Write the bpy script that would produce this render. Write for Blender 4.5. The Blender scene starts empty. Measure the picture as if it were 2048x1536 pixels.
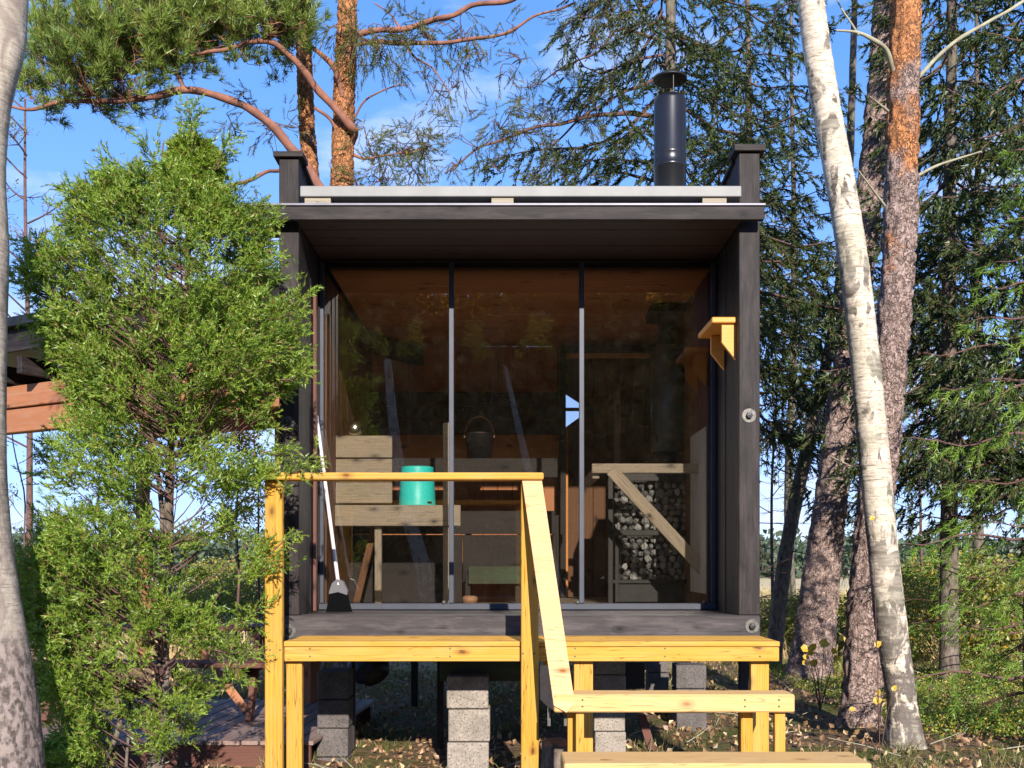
import bpy, bmesh, math, random
import numpy as np
from mathutils import Vector, Matrix
random.seed(7)
S = bpy.context.scene
COL = S.collection
# ------------------------------------------------------------------ camera, sky, sun, exposure
F, CX, CY, EYE = 2007.5, 1010.0, 1120.0, 1.3
cam = bpy.data.cameras.new('camera'); camo = bpy.data.objects.new('camera', cam); COL.objects.link(camo)
camo.location = (0, 0, EYE); camo.rotation_euler = (math.radians(90), 0, 0)
cam.sensor_width = 36; cam.lens = F / 2048 * 36
cam.shift_x = (1024 - CX) / 2048; cam.shift_y = (CY - 768) / 2048
cam.clip_start = .05; cam.clip_end = 3000
S.camera = camo
SUN_EL, SUN_AZ = math.radians(22.5), math.radians(9)      # sun stands behind the camera, a little to the right
W = bpy.data.worlds.new('World'); S.world = W; W.use_nodes = True
nt = W.node_tree; nt.nodes.clear()
def wn(t, **k):
    n = nt.nodes.new(t)
    for a, b in k.items(): setattr(n, a, b)
    return n
sky = wn('ShaderNodeTexSky', sky_type='NISHITA', sun_disc=False, sun_elevation=SUN_EL,
         sun_rotation=math.pi - SUN_AZ, air_density=1.0, dust_density=.0, ozone_density=3.0)
hs = wn('ShaderNodeHueSaturation'); hs.inputs['Saturation'].default_value = 1.22; hs.inputs['Value'].default_value = 1.0
tc = wn('ShaderNodeTexCoord'); mp = wn('ShaderNodeMapping'); mp.inputs['Scale'].default_value = (2.2, 2.2, 6.5); mp.inputs['Location'].default_value = (.35, .2, .1)
cn = wn('ShaderNodeTexNoise'); cn.inputs['Scale'].default_value = 1.5; cn.inputs['Detail'].default_value = 6; cn.inputs['Roughness'].default_value = .55
cr = wn('ShaderNodeValToRGB'); cr.color_ramp.elements[0].position = .54; cr.color_ramp.elements[1].position = .76
mx = wn('ShaderNodeMix', data_type='RGBA'); bg = wn('ShaderNodeBackground'); out = wn('ShaderNodeOutputWorld')
bg.inputs['Strength'].default_value = .15
nt.links.new(sky.outputs[0], hs.inputs['Color']); nt.links.new(tc.outputs['Generated'], mp.inputs[0]); nt.links.new(mp.outputs[0], cn.inputs['Vector'])
nt.links.new(cn.outputs['Fac'], cr.inputs[0]); nt.links.new(cr.outputs[0], mx.inputs[0]); tint = wn('ShaderNodeMix', data_type='RGBA', blend_type='MULTIPLY'); tint.inputs[0].default_value = 1; tint.inputs[7].default_value = (1.22, 1.14, 1.26, 1); nt.links.new(hs.outputs[0], tint.inputs[6]); # soft shoulder so the low sky keeps its pale blue as the photograph's does
dv = wn('ShaderNodeVectorMath', operation='DIVIDE'); dv.inputs[1].default_value = (3.0, 4.8, 12.0); ad = wn('ShaderNodeVectorMath', operation='ADD'); ad.inputs[1].default_value = (1, 1, 1); d2 = wn('ShaderNodeVectorMath', operation='DIVIDE')
nt.links.new(tint.outputs[2], dv.inputs[0]); nt.links.new(dv.outputs[0], ad.inputs[0]); nt.links.new(tint.outputs[2], d2.inputs[0]); nt.links.new(ad.outputs[0], d2.inputs[1]); nt.links.new(d2.outputs[0], mx.inputs[6])
mx.inputs[7].default_value = (3.6, 3.8, 4.2, 1)
nt.links.new(mx.outputs[2], bg.inputs[0]); nt.links.new(bg.outputs[0], out.inputs[0])
sl = bpy.data.lights.new('sun', 'SUN'); sl.energy = 3.9; sl.angle = math.radians(.55); sl.color = (1, .93, .82)
so = bpy.data.objects.new('sun', sl); COL.objects.link(so)
sd = Vector((math.sin(SUN_AZ) * math.cos(SUN_EL), -math.cos(SUN_AZ) * math.cos(SUN_EL), math.sin(SUN_EL)))
so.rotation_euler = sd.to_track_quat('Z', 'Y').to_euler()
S.view_settings.view_transform = 'Standard'; S.view_settings.look = 'None'; S.view_settings.gamma = 1
S.view_settings.use_curve_mapping = False; S.view_settings.exposure = 1.08

def P(px, py, Y): return Vector(((px - CX) * Y / F, Y, EYE + (CY - py) * Y / F))

# ------------------------------------------------------------------ object helpers
def link(o, parent=None):
    COL.objects.link(o)
    if parent: o.parent = parent
    return o
def props(o, label=None, cat=None, group=None, kind=None):
    if label: o['label'] = label
    if cat: o['category'] = cat
    if group: o['group'] = group
    if kind: o['kind'] = kind
    return o
def thing(name, label, cat, loc=(0, 0, 0), rz=0, group=None):
    o = bpy.data.objects.new(name, None); o.location = loc; o.rotation_euler = (0, 0, rz); o.empty_display_size = .1
    link(o); return props(o, label, cat, group)
def meshobj(name, me, mat, parent=None, M=None, kind=None, label=None):
    if mat and not me.materials: me.materials.append(mat)
    o = bpy.data.objects.new(name, me); link(o, parent)
    if M is not None: o.matrix_basis = M
    if kind: o['kind'] = kind
    if label: o['label'] = label
    return o
def world_to(parent, M):
    """scene-space matrix M expressed under a parent whose own parents carry no transform but theirs"""
    T = Matrix.Identity(4); p = parent; ch = []
    while p: ch.append(p.matrix_basis.copy() if p.type != 'EMPTY' else Matrix.Translation(p.location) @ p.rotation_euler.to_matrix().to_4x4()); p = p.parent
    for m in ch: T = m @ T
    return T.inverted() @ M
_bc = {}
def box_mesh(L, Wd, T, mat, bev=.003):
    key = (round(L, 3), round(Wd, 3), round(T, 3), mat.name, bev)
    if key in _bc: return _bc[key]
    bm = bmesh.new(); bmesh.ops.create_cube(bm, size=1)
    bmesh.ops.scale(bm, vec=(L, Wd, T), verts=bm.verts)
    b = min(bev, min(L, Wd, T) * .3)
    if b > 0: bmesh.ops.bevel(bm, geom=list(bm.edges), offset=b, segments=1, affect='EDGES')
    me = bpy.data.meshes.new('board'); bm.to_mesh(me); bm.free(); me.materials.append(mat); _bc[key] = me
    return me
def board(name, p0, p1, wid, thk, mat, parent=None, wdir=(1, 0, 0), bev=.003, label=None):
    """board whose length runs p0->p1; wdir is roughly the direction of its width"""
    p0, p1 = Vector(p0), Vector(p1); x = (p1 - p0); L = x.length; x.normalize()
    y = Vector(wdir); y = (y - x * y.dot(x)).normalized(); z = x.cross(y)
    M = Matrix((x, y, z)).transposed().to_4x4(); M.translation = (p0 + p1) / 2
    return meshobj(name, box_mesh(L, wid, thk, mat, bev), mat, parent, world_to(parent, M), label=label)
def box(name, x0, x1, y0, y1, z0, z1, mat, parent=None, bev=.003, label=None):
    """axis-aligned block; its longest side becomes the local X so grain follows it"""
    d = [(x1 - x0, 0), (y1 - y0, 1), (z1 - z0, 2)]; c = Vector(((x0 + x1) / 2, (y0 + y1) / 2, (z0 + z1) / 2))
    d.sort(key=lambda t: -t[0]); ax = d[0][1]; wx = d[1][1]
    e = [Vector((1, 0, 0)), Vector((0, 1, 0)), Vector((0, 0, 1))]
    return board(name, c - e[ax] * d[0][0] / 2, c + e[ax] * d[0][0] / 2, d[1][0], d[2][0], mat, parent, e[wx], bev, label)
def prism(name, pts, ext, mat, parent=None, label=None, kind=None):
    """closed outline pts (scene space) extruded by vector ext"""
    pts = [Vector(p) for p in pts]; ext = Vector(ext); n = len(pts)
    bm = bmesh.new(); a = [bm.verts.new(p) for p in pts]; b = [bm.verts.new(p + ext) for p in pts]
    bm.faces.new(a); bm.faces.new(b[::-1])
    for i in range(n): bm.faces.new((a[i], b[i], b[(i + 1) % n], a[(i + 1) % n]))
    bmesh.ops.recalc_face_normals(bm, faces=bm.faces)
    me = bpy.data.meshes.new(name); bm.to_mesh(me); bm.free()
    return meshobj(name, me, mat, parent, world_to(parent, Matrix.Identity(4)), kind, label)
def lathe(name, prof, n, mat, parent=None, M=None, smooth=True, label=None):
    """profile [(r,z)] turned round Z"""
    v = []; f = []
    for r, z in prof:
        for i in range(n): a = 2 * math.pi * i / n; v.append((r * math.cos(a), r * math.sin(a), z))
    for k in range(len(prof) - 1):
        for i in range(n): j = (i + 1) % n; f.append((k * n + i, k * n + j, (k + 1) * n + j, (k + 1) * n + i))
    me = bpy.data.meshes.new(name); me.from_pydata(v, [], f); me.update()
    if smooth: me.polygons.foreach_set('use_smooth', [True] * len(me.polygons))
    return meshobj(name, me, mat, parent, world_to(parent, M) if M is not None else world_to(parent, Matrix.Identity(4)), label=label)

# ------------------------------------------------------------------ numpy helpers
def hsh(i, j, k, s):
    h = (i * 374761393 + j * 668265263 + k * 2147483647 + s * 974634777).astype(np.int64) & 0xffffffff
    h = ((h ^ (h >> 13)) * 1274126177) & 0xffffffff
    return ((h ^ (h >> 16)) & 0xffff) / 65535.0
def vnoise(p, s=0):
    p = np.asarray(p, float); i = np.floor(p).astype(np.int64); f = p - i; u = f * f * (3 - 2 * f); r = 0
    for a in (0, 1):
        for b in (0, 1):
            for c in (0, 1):
                w = (u[..., 0] if a else 1 - u[..., 0]) * (u[..., 1] if b else 1 - u[..., 1]) * (u[..., 2] if c else 1 - u[..., 2])
                r = r + w * hsh(i[..., 0] + a, i[..., 1] + b, i[..., 2] + c, s)
    return r
def fbm(p, s=0, o=3):
    r = 0; a = .5; t = 0
    for k in range(o): r = r + a * vnoise(np.asarray(p) * 2 ** k, s + k); t += a; a *= .5
    return r / t
def fast_mesh(name, V, Fc, smooth=False):
    """V (n,3), Fc (m,k) with k = 3 or 4"""
    me = bpy.data.meshes.new(name); V = np.asarray(V, np.float32); Fc = np.asarray(Fc, np.int32); m, k = Fc.shape
    me.vertices.add(len(V)); me.vertices.foreach_set('co', V.ravel())
    me.loops.add(m * k); me.loops.foreach_set('vertex_index', Fc.ravel())
    me.polygons.add(m); me.polygons.foreach_set('loop_start', np.arange(0, m * k, k, dtype=np.int32))
    me.polygons.foreach_set('use_smooth', np.full(m, smooth)); me.update(calc_edges=True); return me
def tri_obj(name, T, mat, parent=None, kind=None, label=None):
    T = np.asarray(T, np.float32).reshape(-1, 3)
    if parent: T = T - np.array(parent.location, np.float32)
    me = fast_mesh(name, T, np.arange(len(T)).reshape(-1, 3)); return meshobj(name, me, mat, parent, kind=kind, label=label)
def norm(a): return a / np.maximum(np.linalg.norm(a, axis=-1, keepdims=True), 1e-9)
def scatter(protos, pos, dr, sc, rng, roll=None, up=None):
    pos = np.asarray(pos, float); dr = norm(np.asarray(dr, float)); sc = np.asarray(sc, float) * np.ones(len(pos))
    if up is None:
        t = norm(rng.normal(size=dr.shape)); x = norm(np.cross(dr, t))
    else:
        x = norm(np.cross(dr, np.asarray(up, float) + np.zeros_like(dr) + 1e-4))
    y = np.cross(dr, x); which = rng.integers(0, len(protos), len(pos)); res = []
    for k, p in enumerate(protos):
        m = which == k
        if not m.any(): continue
        q = p.reshape(-1, 3)
        v = pos[m][:, None] + sc[m][:, None, None] * (q[None, :, 0:1] * x[m][:, None] + q[None, :, 1:2] * y[m][:, None] + q[None, :, 2:3] * dr[m][:, None])
        res.append(v.reshape(-1, 3, 3))
    return np.concatenate(res)
def needles(n, axis, ln, wd, ang, rng, jit=.25, stem=True):
    """shoot of unit scale along +Z: n thin triangles round an axis"""
    T = []
    for i in range(n):
        z = axis * (i + .5) / n; a = i * 2.4 + rng.normal() * .3; t = ang * (1 + rng.normal() * jit)
        if i > n * .85: t *= .4
        d = np.array([math.cos(a) * math.sin(t), math.sin(a) * math.sin(t), math.cos(t)]); s = norm(np.cross(d, rng.normal(size=3)))
        b = np.array([0, 0, z]); L = ln * (1 + rng.normal() * .15)
        T.append([b - s * wd / 2, b + s * wd / 2, b + d * L])
    if stem: T.append([[-wd * .5, 0, -.05], [wd * .5, 0, -.05], [0, 0, axis]]); T.append([[0, -wd * .5, -.05], [0, wd * .5, -.05], [0, 0, axis]])
    return np.array(T)
def leafs(n, size, spread, rng):
    T = []
    for i in range(n):
        c = rng.normal(size=3) * spread; d = norm(rng.normal(size=3)); s = norm(np.cross(d, rng.normal(size=3))) * size * .36; nrm = norm(np.cross(d, s)) * size * .12
        a, m1, m2, e = c, c + d * size * .45 + s + nrm, c + d * size * .45 - s + nrm, c + d * size
        T += [[a, m1, e], [a, e, m2]]
    return np.array(T)
def catmull(pts, n):
    p = np.asarray(pts, float); p = np.vstack([2 * p[0] - p[1], p, 2 * p[-1] - p[-2]]); k = len(p) - 3; o = []
    ts = np.linspace(0, k, n); i = np.minimum(ts.astype(int), k - 1); t = (ts - i)[:, None]
    a, b, c, d = p[i], p[i + 1], p[i + 2], p[i + 3]
    return .5 * (2 * b + (c - a) * t + (2 * a - 5 * b + 4 * c - d) * t * t + (3 * b - a - 3 * c + d) * t ** 3)
def tubes(paths, seg=4):
    """many thin tubes at once: list of (points (n,3), radii (n,)) -> V, F quads"""
    V = []; Fq = []; off = 0
    for p, r in paths:
        p = np.asarray(p, float); n = len(p); t = norm(np.gradient(p, axis=0)); ref = np.array([0, 0, 1.]) if abs(t[:, 2]).mean() < .8 else np.array([1., 0, 0])
        x = norm(np.cross(t, ref)); y = np.cross(t, x); a = np.arange(seg) * 2 * math.pi / seg
        ring = p[:, None] + np.asarray(r)[:, None, None] * (np.cos(a)[None, :, None] * x[:, None] + np.sin(a)[None, :, None] * y[:, None])
        V.append(ring.reshape(-1, 3)); i = np.arange((n - 1) * seg); row = i // seg; c = i % seg; c2 = (c + 1) % seg
        Fq.append(np.stack([off + row * seg + c, off + row * seg + c2, off + (row + 1) * seg + c2, off + (row + 1) * seg + c], 1)); off += n * seg
    return np.concatenate(V), np.concatenate(Fq)
def tube_obj(name, paths, mat, parent=None, seg=4, kind=None, label=None):
    V, Fq = tubes(paths, seg)
    if parent: V = V - np.array(parent.location)
    return meshobj(name, fast_mesh(name, V, Fq, True), mat, parent, kind=kind, label=label)
def trunk_obj(name, pts, rad, mat, parent, seg=40, step=.025, amp=.012, style='pine', seed=0, flare=.35):
    pts = np.asarray(pts, float); L = np.linalg.norm(np.diff(pts, axis=0), axis=1).sum(); n = max(8, int(L / step))
    p = catmull(pts, n); r = np.interp(np.linspace(0, 1, n), np.linspace(0, 1, len(rad)), rad)
    s = np.linspace(0, L, n); t = norm(np.gradient(p, axis=0)); x = norm(np.cross(t, [0, 1., 0])); y = np.cross(t, x)
    a = np.arange(seg) * 2 * math.pi / seg; c, sn = np.cos(a), np.sin(a)
    R = r[:, None] * np.ones(seg)
    base = np.clip(1 - (p[:, 2] - pts[:, 2].min()) / .5, 0, 1) ** 2
    R = R * (1 + base[:, None] * flare * (1 + .6 * np.sin(a * 4 + seed))[None, :])
    q = np.stack([c[None] * r.mean() + 0 * s[:, None], sn[None] * r.mean() + 0 * s[:, None], s[:, None] + 0 * a[None]], -1)
    if style == 'pine':
        n1 = vnoise(q * np.array([26, 26, 9.]) + 7, seed); ridge = np.abs(2 * n1 - 1); n2 = vnoise(q * np.array([60, 60, 26.]), seed + 5)
        disp = amp * (np.minimum(ridge * 1.9, 1) - .6 + .35 * (n2 - .5))
    elif style == 'birch':
        n1 = fbm(q * np.array([7, 7, 4.]), seed, 3); n2 = vnoise(q * np.array([12, 12, 60.]), seed + 3)
        rough = .35 + 2.4 * base[:, None]; disp = amp * ((n1 - .5) * 1.2 * rough + (n2 - .5) * .25)
    else:
        disp = amp * (fbm(q * np.array([20, 20, 8.]), seed, 3) - .5) * 2
    R = R + disp
    V = p[:, None] + R[..., None] * (c[None, :, None] * x[:, None] + sn[None, :, None] * y[:, None])
    i = np.arange((n - 1) * seg); row = i // seg; k = i % seg; k2 = (k + 1) % seg
    Fq = np.stack([row * seg + k, row * seg + k2, (row + 1) * seg + k2, (row + 1) * seg + k], 1)
    V = V.reshape(-1, 3) - np.array(parent.location)
    return meshobj(name, fast_mesh(name, V, Fq, True), mat, parent)

# ------------------------------------------------------------------ materials
class G:
    def __init__(s, name):
        s.m = bpy.data.materials.new(name); s.m.use_nodes = True; s.t = s.m.node_tree; s.t.nodes.clear()
        s.out = s.n('ShaderNodeOutputMaterial')
    def n(s, ty, **k):
        x = s.t.nodes.new(ty)
        for a, b in k.items(): setattr(x, a, b)
        return x
    def l(s, a, b): s.t.links.new(a, b)
    def v(s, sock, val):
        if isinstance(val, bpy.types.NodeSocket): s.l(val, sock)
        else: sock.default_value = val
    def math(s, op, a, b=0, c=None):
        x = s.n('ShaderNodeMath', operation=op); s.v(x.inputs[0], a); s.v(x.inputs[1], b)
        if c is not None: s.v(x.inputs[2], c)
        return x.outputs[0]
    def vm(s, op, a, b): x = s.n('ShaderNodeVectorMath', operation=op); s.v(x.inputs[0], a); s.v(x.inputs[1], b); return x.outputs[0]
    def noise(s, vec, sc, det=4, ro=.55, dist=0):
        x = s.n('ShaderNodeTexNoise'); s.l(vec, x.inputs['Vector']); x.inputs['Scale'].default_value = sc; x.inputs['Detail'].default_value = det
        x.inputs['Roughness'].default_value = ro; x.inputs['Distortion'].default_value = dist; return x.outputs['Fac']
    def ramp(s, fac, stops):
        x = s.n('ShaderNodeValToRGB'); s.l(fac, x.inputs[0]); e = x.color_ramp.elements
        while len(e) < len(stops): e.new(.5)
        for i, (p, c) in enumerate(stops): e[i].position = p; e[i].color = (c, c, c, 1) if isinstance(c, (int, float)) else (*c, 1)
        return x.outputs[0]
    def mix(s, f, a, b, bl='MIX'):
        x = s.n('ShaderNodeMix', data_type='RGBA', blend_type=bl); s.v(x.inputs[0], f)
        s.v(x.inputs[6], a if isinstance(a, bpy.types.NodeSocket) else (*a, 1)); s.v(x.inputs[7], b if isinstance(b, bpy.types.NodeSocket) else (*b, 1)); return x.outputs[2]
    def coord(s, which='Object', scale=(1, 1, 1), rnd=True):
        tc = s.n('ShaderNodeTexCoord').outputs[which]
        if rnd:
            oi = s.n('ShaderNodeObjectInfo').outputs['Random']; tc = s.vm('ADD', tc, s.vm('SCALE', (37.0, 53.0, 71.0), (0, 0, 0)) if False else s.comb(s.math('MULTIPLY', oi, 37), s.math('MULTIPLY', oi, 19), s.math('MULTIPLY', oi, 53)))
        return s.vm('MULTIPLY', tc, scale)
    def comb(s, a, b, c): x = s.n('ShaderNodeCombineXYZ'); s.v(x.inputs[0], a); s.v(x.inputs[1], b); s.v(x.inputs[2], c); return x.outputs[0]
    def sep(s, v): x = s.n('ShaderNodeSeparateXYZ'); s.l(v, x.inputs[0]); return x.outputs
    def bump(s, h, st=.3, d=.01):
        x = s.n('ShaderNodeBump'); x.inputs['Strength'].default_value = st; x.inputs['Distance'].default_value = d; s.l(h, x.inputs['Height']); return x.outputs[0]
    def bsdf(s, col, rough=.7, spec=.3, metal=0, nor=None):
        x = s.n('ShaderNodeBsdfPrincipled'); s.v(x.inputs['Base Color'], col if isinstance(col, bpy.types.NodeSocket) else (*col, 1)); s.v(x.inputs['Roughness'], rough)
        x.inputs['Specular IOR Level'].default_value = spec; x.inputs['Metallic'].default_value = metal
        if nor: s.l(nor, x.inputs['Normal'])
        s.l(x.outputs[0], s.out.inputs[0]); return x
def wood(name, light, dark, knot=None, knots=.5, ring=95, contrast=.55, rough=.65, spec=.25, weather=None, wf=.0, bump=.25, crack=0):
    g = G(name); tc = g.n('ShaderNodeTexCoord').outputs['Object']; rd = g.n('ShaderNodeObjectInfo').outputs['Random']
    v = g.vm('ADD', tc, g.comb(g.math('MULTIPLY', rd, 37), 0, 0)); x, y, z = g.sep(v)
    low = g.noise(g.comb(g.math('MULTIPLY', x, 1.3), g.math('MULTIPLY', y, 5), g.math('MULTIPLY', z, 5)), 1, 3)
    oy = g.math('MULTIPLY', g.math('SUBTRACT', g.math('FRACT', g.math('MULTIPLY', rd, 7.3)), .5), .12)
    yy = g.math('ADD', g.math('ADD', y, oy), g.math('MULTIPLY', g.math('SUBTRACT', low, .5), .05))
    zz = g.math('ADD', g.math('ADD', z, .035), g.math('MULTIPLY', g.math('SUBTRACT', low, .5), .06))
    r = g.math('SQRT', g.math('ADD', g.math('MULTIPLY', yy, yy), g.math('MULTIPLY', zz, zz)))
    rg = g.math('FRACT', g.math('MULTIPLY', r, ring)); rg = g.ramp(rg, [(0, 0), (.7, .45), (.9, 1), (1, 0)])
    fine = g.noise(g.comb(g.math('MULTIPLY', x, 5), g.math('MULTIPLY', y, 120), g.math('MULTIPLY', z, 120)), 1, 3)
    f = g.math('ADD', g.math('MULTIPLY', rg, .55), g.math('MULTIPLY', fine, .6)); f = g.math('MULTIPLY', f, contrast)
    col = g.mix(f, light, dark)
    blot = g.noise(g.comb(g.math('MULTIPLY', x, 1.6), g.math('MULTIPLY', y, 7), g.math('MULTIPLY', z, 7)), 1.5, 4)
    col = g.mix(g.math('MULTIPLY', g.ramp(blot, [(.35, 0), (.75, 1)]), .35), col, dark)
    vo = g.n('ShaderNodeTexVoronoi', voronoi_dimensions='2D'); vo.inputs['Scale'].default_value = 1
    wob = g.math('MULTIPLY', fine, .06)
    g.l(g.comb(g.math('ADD', g.math('MULTIPLY', x, 4.2), wob), g.math('MULTIPLY', g.math('ADD', y, z), 8), 0), vo.inputs['Vector'])
    pick = g.math('LESS_THAN', g.sep(vo.outputs['Color'])[0], knots)
    kd = vo.outputs['Distance']; kn = g.math('MULTIPLY', g.ramp(kd, [(.05, 1), (.09, .55), (.17, .25), (.24, 0)]), pick)
    col = g.mix(kn, col, knot or tuple(c * .3 for c in dark))
    if weather:
        wn_ = g.noise(g.comb(g.math('MULTIPLY', x, 2.5), g.math('MULTIPLY', y, 14), g.math('MULTIPLY', z, 14)), 1.4, 6, .65)
        col = g.mix(g.math('MULTIPLY', g.ramp(wn_, [(.45, 0), (.68, 1)]), wf), col, weather)
    if crack:
        ck = g.noise(g.comb(g.math('MULTIPLY', x, 1.5), g.math('MULTIPLY', y, 45), g.math('MULTIPLY', z, 45)), 1, 2, .4)
        col = g.mix(g.math('MULTIPLY', g.ramp(g.math('ABSOLUTE', g.math('SUBTRACT', ck, .5)), [(0, 1), (.012, 0)]), crack), col, tuple(c * .15 for c in dark))
    h = g.math('ADD', g.math('MULTIPLY', f, .5), g.math('MULTIPLY', kn, -.5))
    g.bsdf(col, rough, spec, 0, g.bump(h, bump, .004)); return g.m
M_yel = wood('treated_pine', (.66, .37, .075), (.40, .19, .025), (.16, .06, .015), .30, 80, .8, crack=.7, rough=.8, spec=.12, weather=(.50, .34, .15), wf=.35)
M_post = wood('treated_pine_green', (.62, .33, .055), (.38, .19, .025), (.12, .05, .01), .35, 60, .9, crack=.8, rough=.8, spec=.12, weather=(.42, .30, .12), wf=.35)
M_pale = wood('fresh_pine', (.74, .46, .24), (.55, .29, .13), (.26, .10, .03), .3, 85, .75, rough=.75, spec=.12, crack=.4)
M_step = wood('pale_step_pine', (.70, .46, .20), (.55, .31, .11), (.30, .13, .05), .25, 75, .8, rough=.75, spec=.12, crack=.5, weather=(.50, .38, .24), wf=.3)
M_shelf = wood('orange_pine', (.74, .34, .07), (.55, .2, .03), None, .1, 90, .5, rough=.5)
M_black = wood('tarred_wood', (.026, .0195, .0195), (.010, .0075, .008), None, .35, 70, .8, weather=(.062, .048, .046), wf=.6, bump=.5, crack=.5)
M_dark = wood('dark_cladding', (.018, .014, .016), (.008, .006, .007), None, .2, 70, .8, weather=(.034, .028, .03), wf=.4, bump=.5)
M_grey = wood('grey_black_beam', (.062, .052, .054), (.024, .02, .021), (.01, .008, .008), .6, 70, .7, weather=(.125, .106, .106), wf=.6, bump=.5, crack=.5)
M_sof = wood('soffit_brown', (.050, .026, .022), (.020, .010, .010), None, .2, 70, .8, bump=.4)
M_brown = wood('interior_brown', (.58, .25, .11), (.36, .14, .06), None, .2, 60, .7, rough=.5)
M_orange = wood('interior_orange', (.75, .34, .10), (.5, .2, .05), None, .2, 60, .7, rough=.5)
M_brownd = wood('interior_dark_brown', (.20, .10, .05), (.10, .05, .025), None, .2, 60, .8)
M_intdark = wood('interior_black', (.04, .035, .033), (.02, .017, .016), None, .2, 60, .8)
M_oldw = wood('weathered_plank', (.40, .335, .245), (.20, .165, .12), (.05, .04, .03), .75, 75, .9, weather=(.30, .29, .26), wf=.5, bump=.4, crack=.7)
M_deck = wood('terrace_wood', (.30, .20, .17), (.16, .10, .085), None, .3, 70, .7, weather=(.38, .30, .27), wf=.5)
M_red = wood('red_brown_wood', (.15, .062, .045), (.07, .03, .022), None, .2, 70, .7)
M_beamo = wood('shelter_beam', (.42, .17, .08), (.24, .09, .04), None, .3, 60, .7, weather=(.36, .22, .16), wf=.4)
M_greenb = wood('mossy_board', (.07, .075, .05), (.04, .05, .03), None, .2, 60, .8, weather=(.06, .14, .07), wf=.6)

def plain(name, col, rough=.5, spec=.5, metal=0, var=.0, sc=20, bump=0, col2=None):
    g = G(name); c = g.coord('Object', (1, 1, 1))
    n = g.noise(c, sc, 5); cc = g.mix(g.ramp(n, [(.35, 0), (.7, 1)]), col, col2 or tuple(x * (1 - var) for x in col))
    g.bsdf(cc, rough, spec, metal, g.bump(n, bump, .005) if bump else None); return g.m
M_flue = plain('black_flue_steel', (.05, .05, .056), .30, .7, .75, .3, 3)
M_alu = plain('aluminium', (.048, .052, .07), .5, .4, .3, .2, 8)
M_roofm = plain('galvanised_edge', (.26, .255, .25), .6, .4, .05, .2, 6)
M_strip = plain('metal_drip_strip', (.16, .155, .19), .5, .5, .4, .2, 10)
M_darkm = plain('black_iron', (.02, .021, .022), .5, .5, .3, .3, 10)
M_zinc = plain('zinc_bolt', (.13, .12, .11), .5, .5, .5, .6, 40)
M_steel = plain('bright_steel', (.7, .68, .62), .22, .5, 1, .1, 10)
M_teal = plain('teal_plastic', (.03, .66, .62), .42, .5, 0, .08, 3)
M_pail = plain('black_rubber', (.012, .012, .014), .5, .5)
M_bag = plain('black_plastic_bag', (.012, .011, .018), .45, .5, bump=.4)
M_hand = plain('white_handle', (.62, .55, .56), .4, .5, 0, .15, 15)
M_brist = plain('dark_bristle', (.003, .003, .004), .8, .05, 0, .3, 60)
M_brow = plain('grey_plastic', (.09, .085, .095), .5, .5)
def concrete(name, a, b):
    g = G(name); c = g.coord('Object'); f = g.noise(c, 95, 4, .7); m = g.noise(c, 6, 5, .6); po = g.n('ShaderNodeTexVoronoi'); po.inputs['Scale'].default_value = 60; g.l(c, po.inputs['Vector'])
    col = g.mix(g.ramp(f, [(.38, 0), (.62, 1)]), a, b); col = g.mix(g.math('MULTIPLY', g.ramp(m, [(.46, 0), (.66, 1)]), .6), col, tuple(x * .4 for x in a))
    pore = g.ramp(po.outputs['Distance'], [(.12, 0), (.28, 1)]); col = g.mix(g.math('MULTIPLY', g.math('SUBTRACT', 1, pore), .5), col, tuple(x * .25 for x in a))
    g.bsdf(col, .95, .1, 0, g.bump(g.math('ADD', f, pore), .8, .006)); return g.m
M_conc = concrete('concrete_block', (.40, .345, .295), (.24, .205, .18)); M_concsh = concrete('shaded_concrete', (.17, .15, .145), (.10, .088, .085))  # darker mix bakes the shade under the cabin into the block colour
M_stone = plain('sauna_stone', (.46, .47, .46), .75, .4, 0, .4, 9, .4, (.22, .23, .23))
M_white = plain('white_panel', (.55, .56, .6), .6, .3, 0, .1, 6)
M_copper = plain('wicker_handle', (.35, .2, .11), .6)
def glass():
    g = G('window_glass'); fr = g.n('ShaderNodeFresnel'); fr.inputs['IOR'].default_value = 1.95
    t = g.n('ShaderNodeBsdfTransparent'); t.inputs[0].default_value = (.90, .88, .86, 1)
    gl = g.n('ShaderNodeBsdfGlossy'); gl.inputs['Roughness'].default_value = .0
    mxs = g.n('ShaderNodeMixShader'); g.l(fr.outputs[0], mxs.inputs[0]); g.l(t.outputs[0], mxs.inputs[1]); g.l(gl.outputs[0], mxs.inputs[2]); df = g.n('ShaderNodeBsdfDiffuse'); df.inputs[0].default_value = (.55, .42, .32, 1); dm = g.n('ShaderNodeMixShader'); tcg = g.n('ShaderNodeTexCoord').outputs['Object']
    g.l(g.math('ADD', .001, g.math('MULTIPLY', g.ramp(g.noise(g.vm('MULTIPLY', tcg, (2.5, 2.5, 2.5)), 1.6, 6, .7, .5), [(.42, 0), (.75, 1)]), .004)), dm.inputs[0]); g.l(mxs.outputs[0], dm.inputs[1]); g.l(df.outputs[0], dm.inputs[2])   # dust smears, their warm tone standing in for a veil of reflections
    g.l(dm.outputs[0], g.out.inputs[0]); return g.m
M_glass = glass()
def stonemat():
    g = G('sauna_stone_mixed'); rd = g.n('ShaderNodeObjectInfo').outputs['Random']; n = g.noise(g.coord('Object'), 9, 5)
    col = g.mix(n, g.mix(rd, (.42, .43, .42), (.12, .125, .125)), g.mix(rd, (.30, .31, .31), (.08, .085, .085))); g.bsdf(col, .75, .4, 0, g.bump(n, .5, .006)); return g.m
M_stone = stonemat()
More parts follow.
